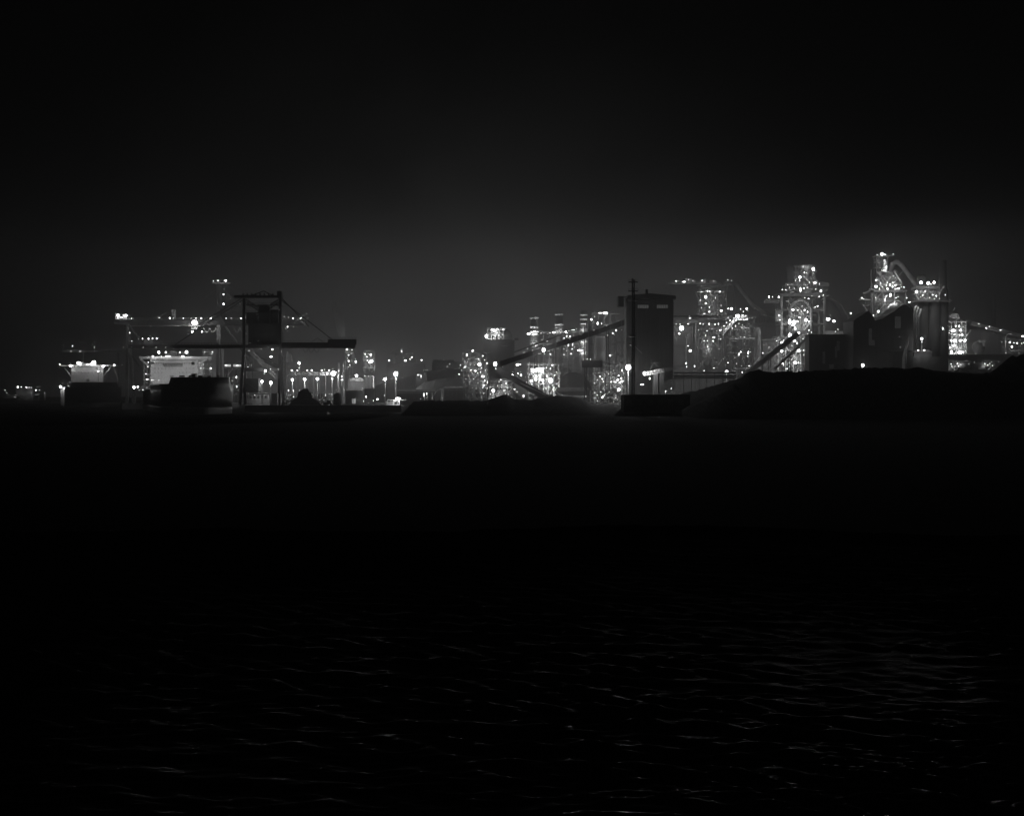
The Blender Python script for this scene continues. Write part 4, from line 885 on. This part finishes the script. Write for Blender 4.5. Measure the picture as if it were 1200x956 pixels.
works(t, 818, 848, 385, 1278, 8, 5, 4, 83, STEEL, bot=432, pipes=9, vessels=4, bits=16)
lamps(t, 1270, '806.2,405.3,C 808.8,411,B,1.2,1.2 815.4,411,D 836.5,395.3,B,1.6 836,399.6,B 825,399.4,C,.9 828.8,399.4,C 826.8,393.2,C 828.6,387.8,C 829.3,406.5,C,.8,1.5 827.5,414,D 818.5,387,D 815.5,385,C,.8,1.6 804.3,425.5,C,.8,1.6 814,429,C,.7,1.6 825.2,434.3,C 836.5,431.3,D,2 805,429,D,1.6 821,426,E 832,404,E 840,388,D 842,394,D')
t = thing('pipe_rack', 'two long low level pipes on short posts above the grey heap', 'pipe rack', 820, 1060)
for y_, r in ((436.8,.6),(440.6,.8),(443,.5)):
    s = MB(); s.tube(P(790,y_,1060), P(862,y_,1060), r, r, 8); s.build('pipe', STEEL, t, True)
s = MB(); [s.G(a, a+.8, 436, 1062, .8) for a in range(792, 862, 9)]; s.build('rack_post', DARK, t)
spot(t, P(820,425,1040), P(825,440,1060), 350, 120)
# stoves with bright stair head
t = thing('hot_stoves', 'group of tall stoves with a dazzling stair head on top, right of the left furnace', 'stoves', 863, 1300)
for a, wd, tp in ((855,9,387),(866,10,384),(876.5,9,386)):
    r = wd/2*PXm(1300); s = MB(); z = P(0,tp,1300).z; s.lathe(X_(a,1300), 1306, [(r,GZ),(r,z-r*.5),(r*.8,z),(r*.3,z+r*.5)], 18); s.build('stove', CONC, t, True)
works(t, 850, 884, 372, 1290, 10, 5, 9, 87, STEEL, pipes=14, vessels=0, bits=30)
s = MB(); s.truss(P(846,391,1284), P(863,373,1284), 3, 2.2, 9, .4); s.truss(P(863,373,1284), P(876,373,1284), 3, 3, 5, .4); s.build('skip_bridge', WHITE, t)
lamps(t, 1276, '853.3,361.8,B 857,361.8,A,.9 868,362,C 875,361.8,B 876.5,364.5,D 871,365,D,2 864.5,370.3,A,1.3 870,369.5,C,2 874,370,C 860,372.6,C 855.5,375.5,C,1.5 851.5,378,C,1.6 848.5,382,C,1.8 846,385,C 844.2,387,C,1.8 850.5,385.5,D,1.5 855,380.5,C 859,377,C,1.5 863,375,C 867,374.5,D,2 872,375,C,1.6 875.5,374,C,1.4 858,384.5,D,.8,2 862,382,D,.8,2 847,392,D,1.5 866,379,D 870,381,D,1.3 853,372,D 866,415,C,.9,2.4 868,412,C 877,413,B,.8,1.9 879.5,412.5,D 878,428.8,C 870,436.2,C 853,425,C,1.6 861,419,E 873,395,E 879,396,E 865,391,E 850,428,E 863,426,D,.8,2')
spot(t, P(866,408,1270), P(867,420,1300), 6000, 80)
s = MB(); s.tube(P(852,413.5,1284), P(874,413.5,1284), .3); s.tube(P(860,432,1284), P(890,432,1284), .5); s.tube(P(855,397,1284), P(885,396.5,1284), .6); s.build('ring_main', LIGHT, t, True)
t = thing('stove_shell', 'tall plain round stove standing alone right of the stove group', 'stove', 888, 1290)
r = 4.6*PXm(1290); s = MB(); z = P(0,384,1290).z; s.lathe(X_(888,1290), 1296, [(r,GZ),(r,z-2),(r*.5,z+.6)], 18); s.build('shell', CONC, t, True)
s = MB(); s.beam(P(891.5,388,1288), P(891.5,440,1288), .6); s.beam(P(884,386,1288), P(893,383,1288), .6); s.build('ladder', LIGHT, t); lamps(t, 1282, '894,413.6,C 884,384,E')
# dust catcher house between
t = thing('cast_house', 'dark broad cast house with pale sloping roof edge, left of the middle furnace', 'building', 905, 1340)
s = MB(); s.G(878, 920, 382, 1340, 24); s.build('wall', CLAD, t); s = MB(); s.prism([(876,382),(880,379),(905,377.5),(921,380),(921,383)], 1336, 30); s.build('roof', DARK, t)
s = MB(); s.G(894, 921, 398.5, 1310, 20); s.build('lower_wall', CONC, t); s = MB(); s.prism([(893,397.8),(893,399),(921,397.6),(921,396.2)], 1308, 24); s.build('lower_roof', LIGHT, t)
s = MB(); [s.beam(P(a,380,1345), P(a,372-rg.random()*6,1345), .6) for a in (890,893,896,899)]; s.build('vent_pipe', STEEL, t)
spot(t, P(905,396,1285), P(905,415,1310), 5000, 110)

# ================================================================== MIDDLE BLAST FURNACE
Yg = 1300
f2 = thing('blast_furnace', 'middle blast furnace with square portal frame and round cap', 'blast furnace', 940, Yg, 'blast furnaces')
s = MB(); x = X_(940, Yg); s.lathe(x, Yg+12, [(10,GZ),(12,P(0,415,Yg).z),(13.5,P(0,395,Yg).z),(10,P(0,370,Yg).z),(5.5,P(0,352,Yg).z),(4,P(0,345,Yg).z)], 24); s.build('furnace_shell', CLAD, f2, True)
works(f2, 916, 966, 346, Yg, 24, 2, 3, 91, STEEL, bot=396, pipes=4, vessels=0, bits=4, braces=False, cw=2.0)
works(f2, 924, 952, 352, Yg-2, 10, 4, 5, 92, STEEL, bot=396, pipes=12, vessels=4, bits=24)
works(f2, 921, 964, 333, Yg+2, 16, 6, 2, 93, STEEL, bot=346, pipes=8, vessels=3, bits=18)
works(f2, 932, 955, 312, Yg+4, 12, 3, 3, 94, STEEL, bot=333, pipes=8, vessels=3, bits=12)
s = MB(); s.R(913, 968, 343.5, 347.5, Yg-3, 26); s.build('crown_beam', DARK, f2)
s = MB(); s.lathe(X_(946,Yg), Yg+8, [(3,P(0,322,Yg).z),(5,P(0,314,Yg).z),(7,P(0,311.5,Yg).z),(7,P(0,310.3,Yg).z),(3.5,P(0,308.5,Yg).z),(1,P(0,307.5,Yg).z)], 18); s.build('top_cap', LIGHT, f2, True)
s = MB(); s.lathe(X_(929,Yg), Yg+10, [(3.4,P(0,334,Yg).z),(3.4,P(0,318,Yg).z),(4.5,P(0,313,Yg).z),(3,P(0,310,Yg).z)], 16); s.build('receiving_hopper', DARK, f2, True)
s = MB(); s.path([P(953,318,Yg+6), P(953,324,Yg+6), P(957,330,Yg+6), P(962,337,Yg+6)], 1.2, 8); s.path([P(941,323,Yg), P(948,330,Yg)], .7, 8); s.build('gas_pipe', LIGHT, f2, True)
s = MB(); s.R(960, 971.5, 331, 336, Yg, 6); s.R(960, 968, 330, 330.8, Yg-1, 5); s.R(897, 914, 351.5, 355, Yg, 8); s.build('side_house', DARK, f2)
s = MB(); s.R(909, 917, 364, 376.5, Yg-3, 5); s.build('cabin', CLAD, f2)
s = MB(); s.path([P(926,395,Yg-3), P(926,362,Yg-3), P(930,355,Yg-3), P(938,351,Yg-3), P(946,355,Yg-3), P(950,362,Yg-3), P(951,392,Yg-3)], 1.3, 10); s.build('bustle_main', STEEL, f2, True)
lamps(f2, Yg-8, '953,315.3,A,.9,1.2 942.5,319.5,C,.9,1.8 945,320,D 937.4,325,A 948.5,331,C 955,331.5,B,1.5,.7 932,329,D,.8,2 937,329,D,.8,2 960,333,D,.8,1.6 938,339.5,B,.8,2.6 942,338,C,1,1.4 946,337,D,2 956,339,C 961.8,341,B,1,1.5 964.8,346,C,.8,1.5 916.8,339.5,C 920.5,339.5,C 925,337,D,.8,2 931,338,E,.8,3 901.2,348,B,.9,1.3 905.3,348,D,.8,1.5 912.6,348.2,B,.9,1.2 943,349,D,1.6 947.5,350,C,1.5 955,359.6,C 958,358.8,C,1.2 954,361,D 951.5,347,D 960,347.5,C 929.2,363,B,1.2 943,363.5,B,1,1.3 946.5,365.5,C,.9,1.6 939,365,C 935,363.5,D,2 940,359,D,3 913,369.8,B,.9 914,375,C,2.6,.7 919,373,D 925.4,377,A,.8,1.6 930.5,378,A,1,1.4 934,376.3,B,1.5 929,381,B,1.3 944.5,375,A,.9,1 948,377,C,.8,2 937,372,C,3,.6 932,384.8,B,.8,1.8')
lamps(f2, Yg-14, '925.8,393.3,A,1.1,1.1 925.5,390,C 932.6,390.2,B,1 936,390,B,1.1 948,387,C,1.3 951,389.5,C 946.5,391,D 941,392,D,2')
t = thing('ore_bins', 'brightly lamped open floors in front of the middle furnace, left of the black hall', 'process plant', 927, 1230)
works(t, 912, 947, 395, 1230, 14, 4, 5, 97, LIGHT, pipes=10, vessels=6, bits=22)
s = MB(); s.G(930, 948.5, 398, 1246, 12); s.build('rear_wall', CONC, t)
lamps(t, 1222, '916.5,401.5,A,1,1 918.5,398.5,C 931,399.5,B,1.7,.9 934,402,C,1,1.6 916.3,411.5,A,1,1 919,409,C 935.8,411,A,1,1 933.5,413,D 942,410.6,C 916,425.2,A,1 918.5,428,D 931.8,425,A 935.5,425,C,.7,2 938,425,D,.7,2 901.2,407,C 910,399.3,C 945.5,399,D,1.6 926,430.5,D,2 922,432,C,2,.6 944,425,D,.7,3 928,405,D 939,404,E 924,418,E 942,416,D,.7,3')
t = gallery('conveyor_gallery', 'dark inclined conveyor gallery climbing right behind the long heap to the ore bins', (868,443.5), (935,391), 1180, 4.2, 4, CLADD, ((885,430),(902,418),(918,405)))
t = gallery('conveyor_gallery', 'short steeper dark gallery just right of the longer one at the ore bins', (908,432), (948,394), 1195, 2.2, 3, CLADD, ((925,417),))
lamps(t, 1188, '941,397,D,2 946,394,D,2')
t = thing('dust_catcher_dome', 'large dim dome with two bright lamps at its foot, right of the middle furnace', 'dome', 977, 1350)
r = 19*PXm(1350); zb = P(0,386,1350).z; s = MB(); s.lathe(X_(973,1350), 1350+r, [(r,GZ),(r,zb)]+[(r*math.cos(a*math.pi/20), zb+r*1.9*math.sin(a*math.pi/20)) for a in range(1, 10)], 30); s.build('shell', CLADD, t, True)
s = MB(); s.path([P(962,350,1348), P(972,348,1348), P(985,356,1348), P(994,370,1348), P(996,390,1348)], 1.0, 8); s.build('gas_main', STEEL, t, True)
s = MB(); s.G(966, 1000, 388, 1330, 14); s.build('base_building', CLAD, t); s = MB(); s.R(994, 1001, 376, 388, 1332, 8); s.build('cabin', CLAD, t)
lamps(t, 1322, '970.4,374,A,1.2,.9 977.2,376.3,A 973,369.6,D 996.8,367,B,.9 995.5,382,C,.8,1.8 995,383.8,D,2,.6 979,388.5,D,1.5 982,386,D 988,380,E')

# ================================================================== DARK HALLS
t = thing('dark_hall', 'long low black hall with faint pale upright strips behind the long heap', 'building', 985, 1120)
s = MB(); s.G(948, 1026, 393, 1120, 14); s.build('wall', CLADD, t); s = MB(); s.R(947.5, 1026, 391.8, 393.2, 1118.5, 17); s.build('roof', DARK, t)
for a, b, c_, d_ in ((964,967,412,426),(978.5,981,406,419),(980.5,984,399.5,411),(998,1001,412,428),(994.5,999,419,431),(972,977,427,432)):
    s = MB(); s.R(a, b, c_, d_, 1119.6, .3); s.build('translucent_panel', PALE, t)
s = MB(); s.path([P(1003,419.5,1112), P(1010,419,1112), P(1015,421,1112), P(1018,425.5,1112), P(1018,436,1112)], 1.3, 10); s.build('duct', WHITE, t, True)
s = MB(); [s.R(948+k*6, 948.3+k*6, 393.2, 474, 1119.75, .2) for k in range(13)]; s.build('cladding_rib', CLAD, t)
spot(t, (X_(980,1080), 1084, 18), (X_(980,1120), 1120, 34), 900, 130)
t = thing('curved_roof_hall', 'tall dark hall with stepped curving roof below the right furnace', 'building', 1035, 1090)
s = MB(); s.prism([(1000,376),(1006,371.5),(1018,364),(1026,376),(1034,374.5),(1041,369.5),(1047,366),(1052,361),(1058,357.5),(1064,357.5),(1068,361),(1070,366),(1070,476),(1000,476)], 1090, 34); s.build('wall', CLADD, t)
s = MB()
cv = [(1026,376),(1034,374.5),(1041,369.5),(1047,366),(1052,361),(1058,357.5),(1064,357.5),(1068,361),(1070,366)]
for a, b in zip(cv, cv[1:]): s.beam(P(a[0],a[1]-.3,1089)+Vector((0,16,0)), P(b[0],b[1]-.3,1089)+Vector((0,16,0)), 36, .5)
s.build('roof', DARK, t)
for a, b, c_, d_ in ((1048.7,1055.5,370.8,384.5),(1018.2,1021.8,385,404.5),(1021.8,1025,398.5,405)):
    s = MB(); s.R(a, b, c_, d_, 1089.6, .3); s.build('translucent_panel', PALE, t)
s = MB(); s.R(1036, 1072, 411, 412, 1086, 5); s.R(1047, 1048, 412, 476, 1087, 1); s.R(1061, 1062, 412, 476, 1087, 1); s.build('canopy', DARK, t)
s = MB(); s.path([P(1065,394,1082), P(1063.5,402,1082), P(1061,409,1082), P(1060,418,1082), P(1060,432,1082)], [.5,.9,.9,1.6,1.8], 8); s.build('chute', LIGHT, t, True)
lamps(t, 1078, '1055,406.7,D,.8,1.4 1054,394.6,E,2,.6'); spot(t, (X_(1035,1060), 1062, 26), (X_(1040,1090), 1090, 62), 5000, 120); spot(t, P(1056,400,1066), P(1061,415,1082), 900, 90)

# ================================================================== RIGHT BLAST FURNACE
Yh = 1200
f3 = thing('blast_furnace', 'right and tallest blast furnace with a lamp on top and a thick slanting gas pipe', 'blast furnace', 1040, Yh, 'blast furnaces')
s = MB(); s.lathe(X_(1041,Yh), Yh+12, [(9,GZ),(12,P(0,400,Yh).z),(13,P(0,375,Yh).z),(9,P(0,352,Yh).z),(6,P(0,335,Yh).z),(3,P(0,322,Yh).z),(2.4,P(0,304,Yh).z)], 24); s.build('furnace_shell', CLAD, f3, True)
works(f3, 1022, 1061, 341, Yh, 22, 3, 2, 101, STEEL, bot=372, pipes=8, vessels=1, bits=12, cw=1.0)
works(f3, 1024, 1059, 318, Yh+1, 16, 4, 3, 102, STEEL, bot=341, pipes=10, vessels=4, bits=30, taper=.55)
works(f3, 1027.5, 1040, 300, Yh+2, 9, 2, 3, 103, STEEL, bot=320, pipes=5, vessels=1, bits=6)
s = MB(); s.R(1026.5, 1043, 299, 300.2, Yh-1, 12); s.rail(X_(1026.5,Yh), X_(1043,Yh), Yh-.9, P(0,299,Yh).z, .15, 1.4); s.R(1043, 1048.5, 298.6, 299.6, Yh+1, 5); s.build('top_platform', STEEL, f3)
s = MB(); s.R(1020, 1063, 340, 342, Yh-3, 26); s.build('gas_level_platform', DARK, f3)
s = MB(); s.path([P(1036.5,304,Yh-1), P(1038,312,Yh-1), P(1035.5,318,Yh-1)], [1,1.8,2.6], 10); s.build('bleeder_pipe', WHITE, f3, True)
s = MB(); s.path([P(1048,317,Yh), P(1052,324,Yh), P(1056,330,Yh)], .8, 8); s.path([P(1037,358,Yh-4), P(1037,348,Yh-4), P(1040,346,Yh-4)], .8, 8); s.build('uptake_pipe', LIGHT, f3, True)
s = MB(); s.path([P(1040,345,Yh+5), P(1043,320,Yh+5), P(1046,309,Yh+5), P(1051,307,Yh+5), P(1056,310,Yh+5), P(1063,319,Yh+5), P(1071,330,Yh+5), P(1078,339,Yh+5)], [2,2,2.3,2.4,2.5,2.4,2.3,2.2], 12); s.build('downcomer', STEEL, f3, True)
s = MB(); [s.R(a, a+1.2, 316 if a < 1023 else 342, 376, Yh-1, 2) for a in (1020.8, 1024)]; s.R(1019, 1024, 338, 342, Yh-3, 4); s.build('lift_tower', DARK, f3)
s = MB(); s.R(1008, 1022, 350.5, 351.6, Yh, 4); s.build('walkway', LIGHT, f3)
s = MB()
for k in range(5): s.beam(P(1039+k*1.5,361-k,Yh-5), P(1050+k*.8,353+k*1.8,Yh-5), .6)
s.build('skip_incline', WHITE, f3)
lamps(f3, Yh-7, '1033.5,298,A,1.1,1.1 1028,298.6,D,1.6,.6 1046.7,297.8,C 1037,298.5,C,2 1038.5,313,C,1.2,2.2 1036,317,C,2,.8 1033,317,D 1030,308,E,.8,2 1026.8,328.5,B,1.3,1.2 1030,327.5,D 1026.5,336,A,1.1,.9 1032,332,C 1030.5,338.5,D,.8,2 1034,336,D 1040,331,C,1,1.2 1043,325,D,1.5 1047,323.5,C,1.3 1049,326,D 1040,338.6,B,1.6,1 1043,334,B,.7,1.6 1038.8,334,C,.7,2.4 1046,336,B,.8,1.4 1049.5,334.5,B,1,1.3 1053,338,B,1.4,1 1050,338.7,C,2 1056,336.5,C 1046.5,331,D,2 1059.5,336.6,C 1043.4,345.8,A,.8 1052.5,347.8,C 1050,349,D,2 1062.5,349.2,C 1026.2,348.8,C,.9,1.3 1026.5,351,D 1037,352,C,.7,3 1010,349,C,1,1.1 1012,350.3,D,2.4,.6 1065.5,354,C,1.4 1044,357,C,2 1048,356,C,1.3 1041,360,D,2 1037,356.5,D')
lamps(f3, 1160, '1029.3,365,B,1.4,1.3 1023.6,369.4,C,1.2')
spot(f3, P(1062,304,Yh-16), P(1065,325,Yh+5), 2500, 120)
for q_ in ((1033,350),(1046,348)): spot(f3, P(q_[0],q_[1],1160), P(q_[0],q_[1]+12,1172), 3000, 120)
# right stoves, assembly and chimney
t = thing('stove_battery', 'three dark stoves in a tight row under a lamp-lit deck, right of the furnace', 'stoves', 1094, 1130)
for a, wd in ((1084,13),(1096,14),(1107,12)):
    r = wd/2*PXm(1130); z = P(0,354,1130).z; s = MB(); s.lathe(X_(a,1130), 1130+r+(0 if a != 1096 else -2), [(r,GZ),(r,z),(r*.7,z+1)], 20); s.build('stove', CLADD, t, True)
s = MB(); s.R(1075, 1115, 351.4, 353.4, 1124, 20); s.rail(X_(1075,1130), X_(1115,1130), 1124.2, P(0,351.4,1124).z, .15, 1.5); s.build('deck', DARK, t)
works(t, 1074, 1101, 336, 1128, 14, 4, 2, 107, STEEL, bot=352, pipes=9, vessels=4, bits=18)
s = MB(); s.R(1073, 1099, 337, 338.6, 1126, 14); s.build('upper_deck', DARK, t)
s = MB(); s.lathe(X_(1080.5,1135), 1136, [(3,P(0,328.5,1130).z),(3.4,P(0,326,1130).z),(3.4,P(0,322.5,1130).z),(2.4,P(0,321.5,1130).z)], 16); s.lathe(X_(1087,1135), 1132, [(1,P(0,337,1130).z),(2.2,P(0,335,1130).z),(2.2,P(0,333.5,1130).z)], 12); s.build('vessel', DARK, t, True)
lamps(t, 1118, '1079.3,331.2,A,1.1 1087.6,331.8,A,.9 1094.6,331,A,.9 1091,333,D,.8,2 1074,342,A,.9,.9 1081.3,346,C,1.3,1.3 1084.3,341.7,C,.8,1.5 1083,349,D 1079,348,D 1093,345.6,C 1097.3,346.9,B 1089.5,349,D,1.6 1095,350.5,D,2 1101,350,D 1107.7,345.6,C 1072,350,E 1066.5,354,C,1.3 1085,350,E 1104.7,385,B,.7,2')
s = MB(); [s.path([P(a,432,1122), P(a,365+k*4,1122), P(a+3,358+k*2,1122)], .8, 8) for k, a in enumerate((1070.5,1073,1076))]; s.build('riser_pipe', LIGHT, t, True)
t = thing('thick_chimney', 'thick plain black chimney standing on the stove battery, tallest at the right', 'chimney', 1104.5, 1150)
s = MB(); r = 4.3*PXm(1150); s.lathe(X_(1104.8,1150), 1150, [(r*1.5,GZ),(r*1.5,P(0,345,1150).z),(r*1.3,P(0,339,1150).z),(r,P(0,336,1150).z),(r,P(0,305,1150).z),(r*.85,P(0,305,1150).z)], 22); s.build('flue', DARK, t, True)
s = MB(); s.lathe(X_(1104.8,1150), 1150, [(r*1.8,P(0,338,1150).z),(r*1.8,P(0,337.4,1150).z)], 22); s.build('gallery', DARK, t)
t = thing('stove_annex', 'low lit annex with two lamps at the foot of the stove battery', 'building', 1082, 1100)
s = MB(); s.G(1071, 1092, 412, 1100, 16); s.build('wall', CLAD, t); s = MB(); s.prism([(1070,412.6),(1074,409.8),(1088,409.8),(1093,412.6)], 1098, 20); s.build('roof', STEEL, t)
s = MB(); s.R(1067, 1111, 418, 475, 1094, 5); s.build('lower_building', CLADD, t)
lamps(t, 1090, '1080.3,397,A,1 1076,410.5,B 1083.2,410.4,B,1.2 1080.3,400.5,D,.7,1.5'); s = MB(); s.beam(P(1080.3,397.5,1092), P(1080.3,412,1092), .35); s.build('lamp_mast', STEEL, t)
t = thing('lit_process_block', 'open block of five lamp-filled floors right of the stove battery', 'process plant', 1120, 1230)
works(t, 1109.5, 1132, 377, 1230, 14, 4, 9, 111, LIGHT, pipes=12, vessels=6, bits=30)
s = MB(); s.G(1109, 1132, 381, 1245, 3); s.build('rear_wall', CLAD, t)
lamps(t, 1222, '1117.2,387.3,A,1.7,.9 1126,387,B,1.3,1.3 1120,382,C 1124,382.2,B,.8,1.5 1128.5,383,D 1118.4,392,B 1124.5,392.7,B 1127.8,392.4,B,.9,1.2 1115,399.3,B,.8,1.3 1118.8,399.2,A,1 1125.5,399,A,1.1,.8 1129,399.6,C 1131,399,B,.8,1.3 1117.3,405,B,.9,1.2 1119.5,405.5,D 1113.5,407.3,B 1130.3,406,D 1115,413,A,.8,1.2 1122,413,C,1.3 1125,413,A,1.1,1.2 1128.5,412.7,B,1.1 1131,411.3,D 1110,398,D,.8,2 1113,383,E 1112,390,E,2')
s = MB(); s.prism([(1113,370),(1117,367),(1123,368),(1125,373),(1116,373)], 1228, 6); s.beam(P(1116,366,1230), P(1119,361,1230), .8); s.G(1120,1122,372,1231,2); s.build('roof_hopper', LIGHT, t)
spot(t, P(1120,362,1212), P(1121,370,1228), 500, 90)
t = thing('round_vessel', 'large dim horizontal drum seen end on, right of the lit floors', 'vessel', 1147, 1240)
s = MB(); r = 7.8*PXm(1240); q = P(1147,407.5,1240); n = 24
s.path([q, q+Vector((0,1.2,0)), q+Vector((0,22,0))], [r*.92,r,r], 26); s.build('drum', CLAD, t, True)
s = MB(); s.path([q+Vector((r*1.0*math.cos(a*math.pi/10),-.3,r*1.0*math.sin(a*math.pi/10))) for a in range(4, 12)], .5, 6); s.build('lit_rim_arc', LIGHT, t, True)  # pale arc paints the light on one part of the drum's edge
s = MB(); s.R(1148, 1155, 398.5, 401.5, 1238, 4); s.R(1152.5, 1154.5, 401, 406, 1238, 3); s.build('end_platform', LIGHT, t); s = MB(); s.G(1142, 1152, 414, 1242, 14); s.build('cradle', CONC, t)
spot(t, P(1141,396,1222), P(1148,402,1240), 700, 90); lamps(t, 1232, '1159,400,E')
t = thing('boundary_wall', 'long pale low wall with a few small lamps between the lit floors and right heap', 'wall', 1140, 1180)
s = MB(); s.R(1100, 1190, 415.5, 446, 1180, 1); s.build('panel', CLAD, t); s = MB(); s.R(1100, 1190, 434.3, 435.3, 1178, 1.6); s.build('pipe', STEEL, t)
works(t, 1112, 1170, 423, 1172, 5, 9, 2, 113, STEEL, bot=434, pipes=10, vessels=6, bits=14)
lamps(t, 1168, '1114.5,426.5,C,.8,1.6 1122,426,C 1123,429,C,.9,1.4 1119,429.5,D 1126,427,E 1154,426.3,C 1157.5,428,C 1160,426,D,.8,2 1163,428.5,D 1165,427,E 1148,430,E 1135,426,E,2')
t = gallery('conveyor_gallery', 'long hazy conveyor gallery sloping down to the right picture edge with sparse lamps', (1138,379), (1225,401), 1400, 3, 4, CLAD, ((1150,383),(1172,388),(1192,393)))
lamps(t, 1390, '1147,379.4,C,1.7,.6 1155.8,384.5,B,.9,1.4 1159.5,382.6,C,1.4,.6 1172.5,386.8,C,1.7,.6 1185,390.5,D,1.6,.6 1199,394,B,1.5,.7')
t = thing('stockhouse', 'dim wide stockhouse with a row of small lamps at the right picture edge', 'building', 1185, 1360)
s = MB(); s.prism([(1132,476),(1132,386),(1150,386),(1175,393),(1205,401),(1240,408),(1240,476)], 1410, 40); s.build('wall', CLAD, t)
s = MB(); s.path([P(1178,408,1352), P(1178,395,1352), P(1181,391,1352), P(1186,391,1352)], .6, 8); s.build('pipe', LIGHT, t, True)
works(t, 1178, 1225, 398, 1360, 10, 6, 5, 115, STEEL, pipes=8, vessels=4, bits=12)
lamps(t, 1350, '1183.3,401,B 1188,401.6,C 1192,402,B,.9 1185.8,406.2,B,.9 1197.5,402.5,C,1.4 1199.5,401.5,D 1174,401,D,1.6,.6 1175,407,E')
t = thing('distant_stack', 'faint slim stack in the haze above the right conveyor gallery', 'chimney', 1165, 2100)
s = MB(); s.lathe(X_(1165,2100), 2100, [(3,GZ),(2,P(0,347,2100).z)], 12); s.build('flue', CLAD, t, True); s = MB(); s.lathe(X_(1165,2100), 2100, [(3.2,P(0,355,2100).z),(3.2,P(0,354.4,2100).z)], 12); s.build('gallery', STEEL, t)

# ================================================================== HAZE (last: one closed box of thin even air)
s = MB(); s.box(-3200, 3200, -60, 2700, -3, 150)
h = s.build('haze', STEEL); h['kind'] = 'stuff'; h.data.materials.clear()
m = bpy.data.materials.new('thin_haze'); m.use_nodes = True; t_ = m.node_tree; t_.nodes.clear()
oo = t_.nodes.new('ShaderNodeOutputMaterial'); v = t_.nodes.new('ShaderNodeVolumePrincipled'); t_.links.new(v.outputs[0], oo.inputs['Volume'])
v.inputs['Density'].default_value = HAZE; v.inputs['Anisotropy'].default_value = ANISO; v.inputs['Color'].default_value = (.92, .92, .92, 1)
h.data.materials.append(m)
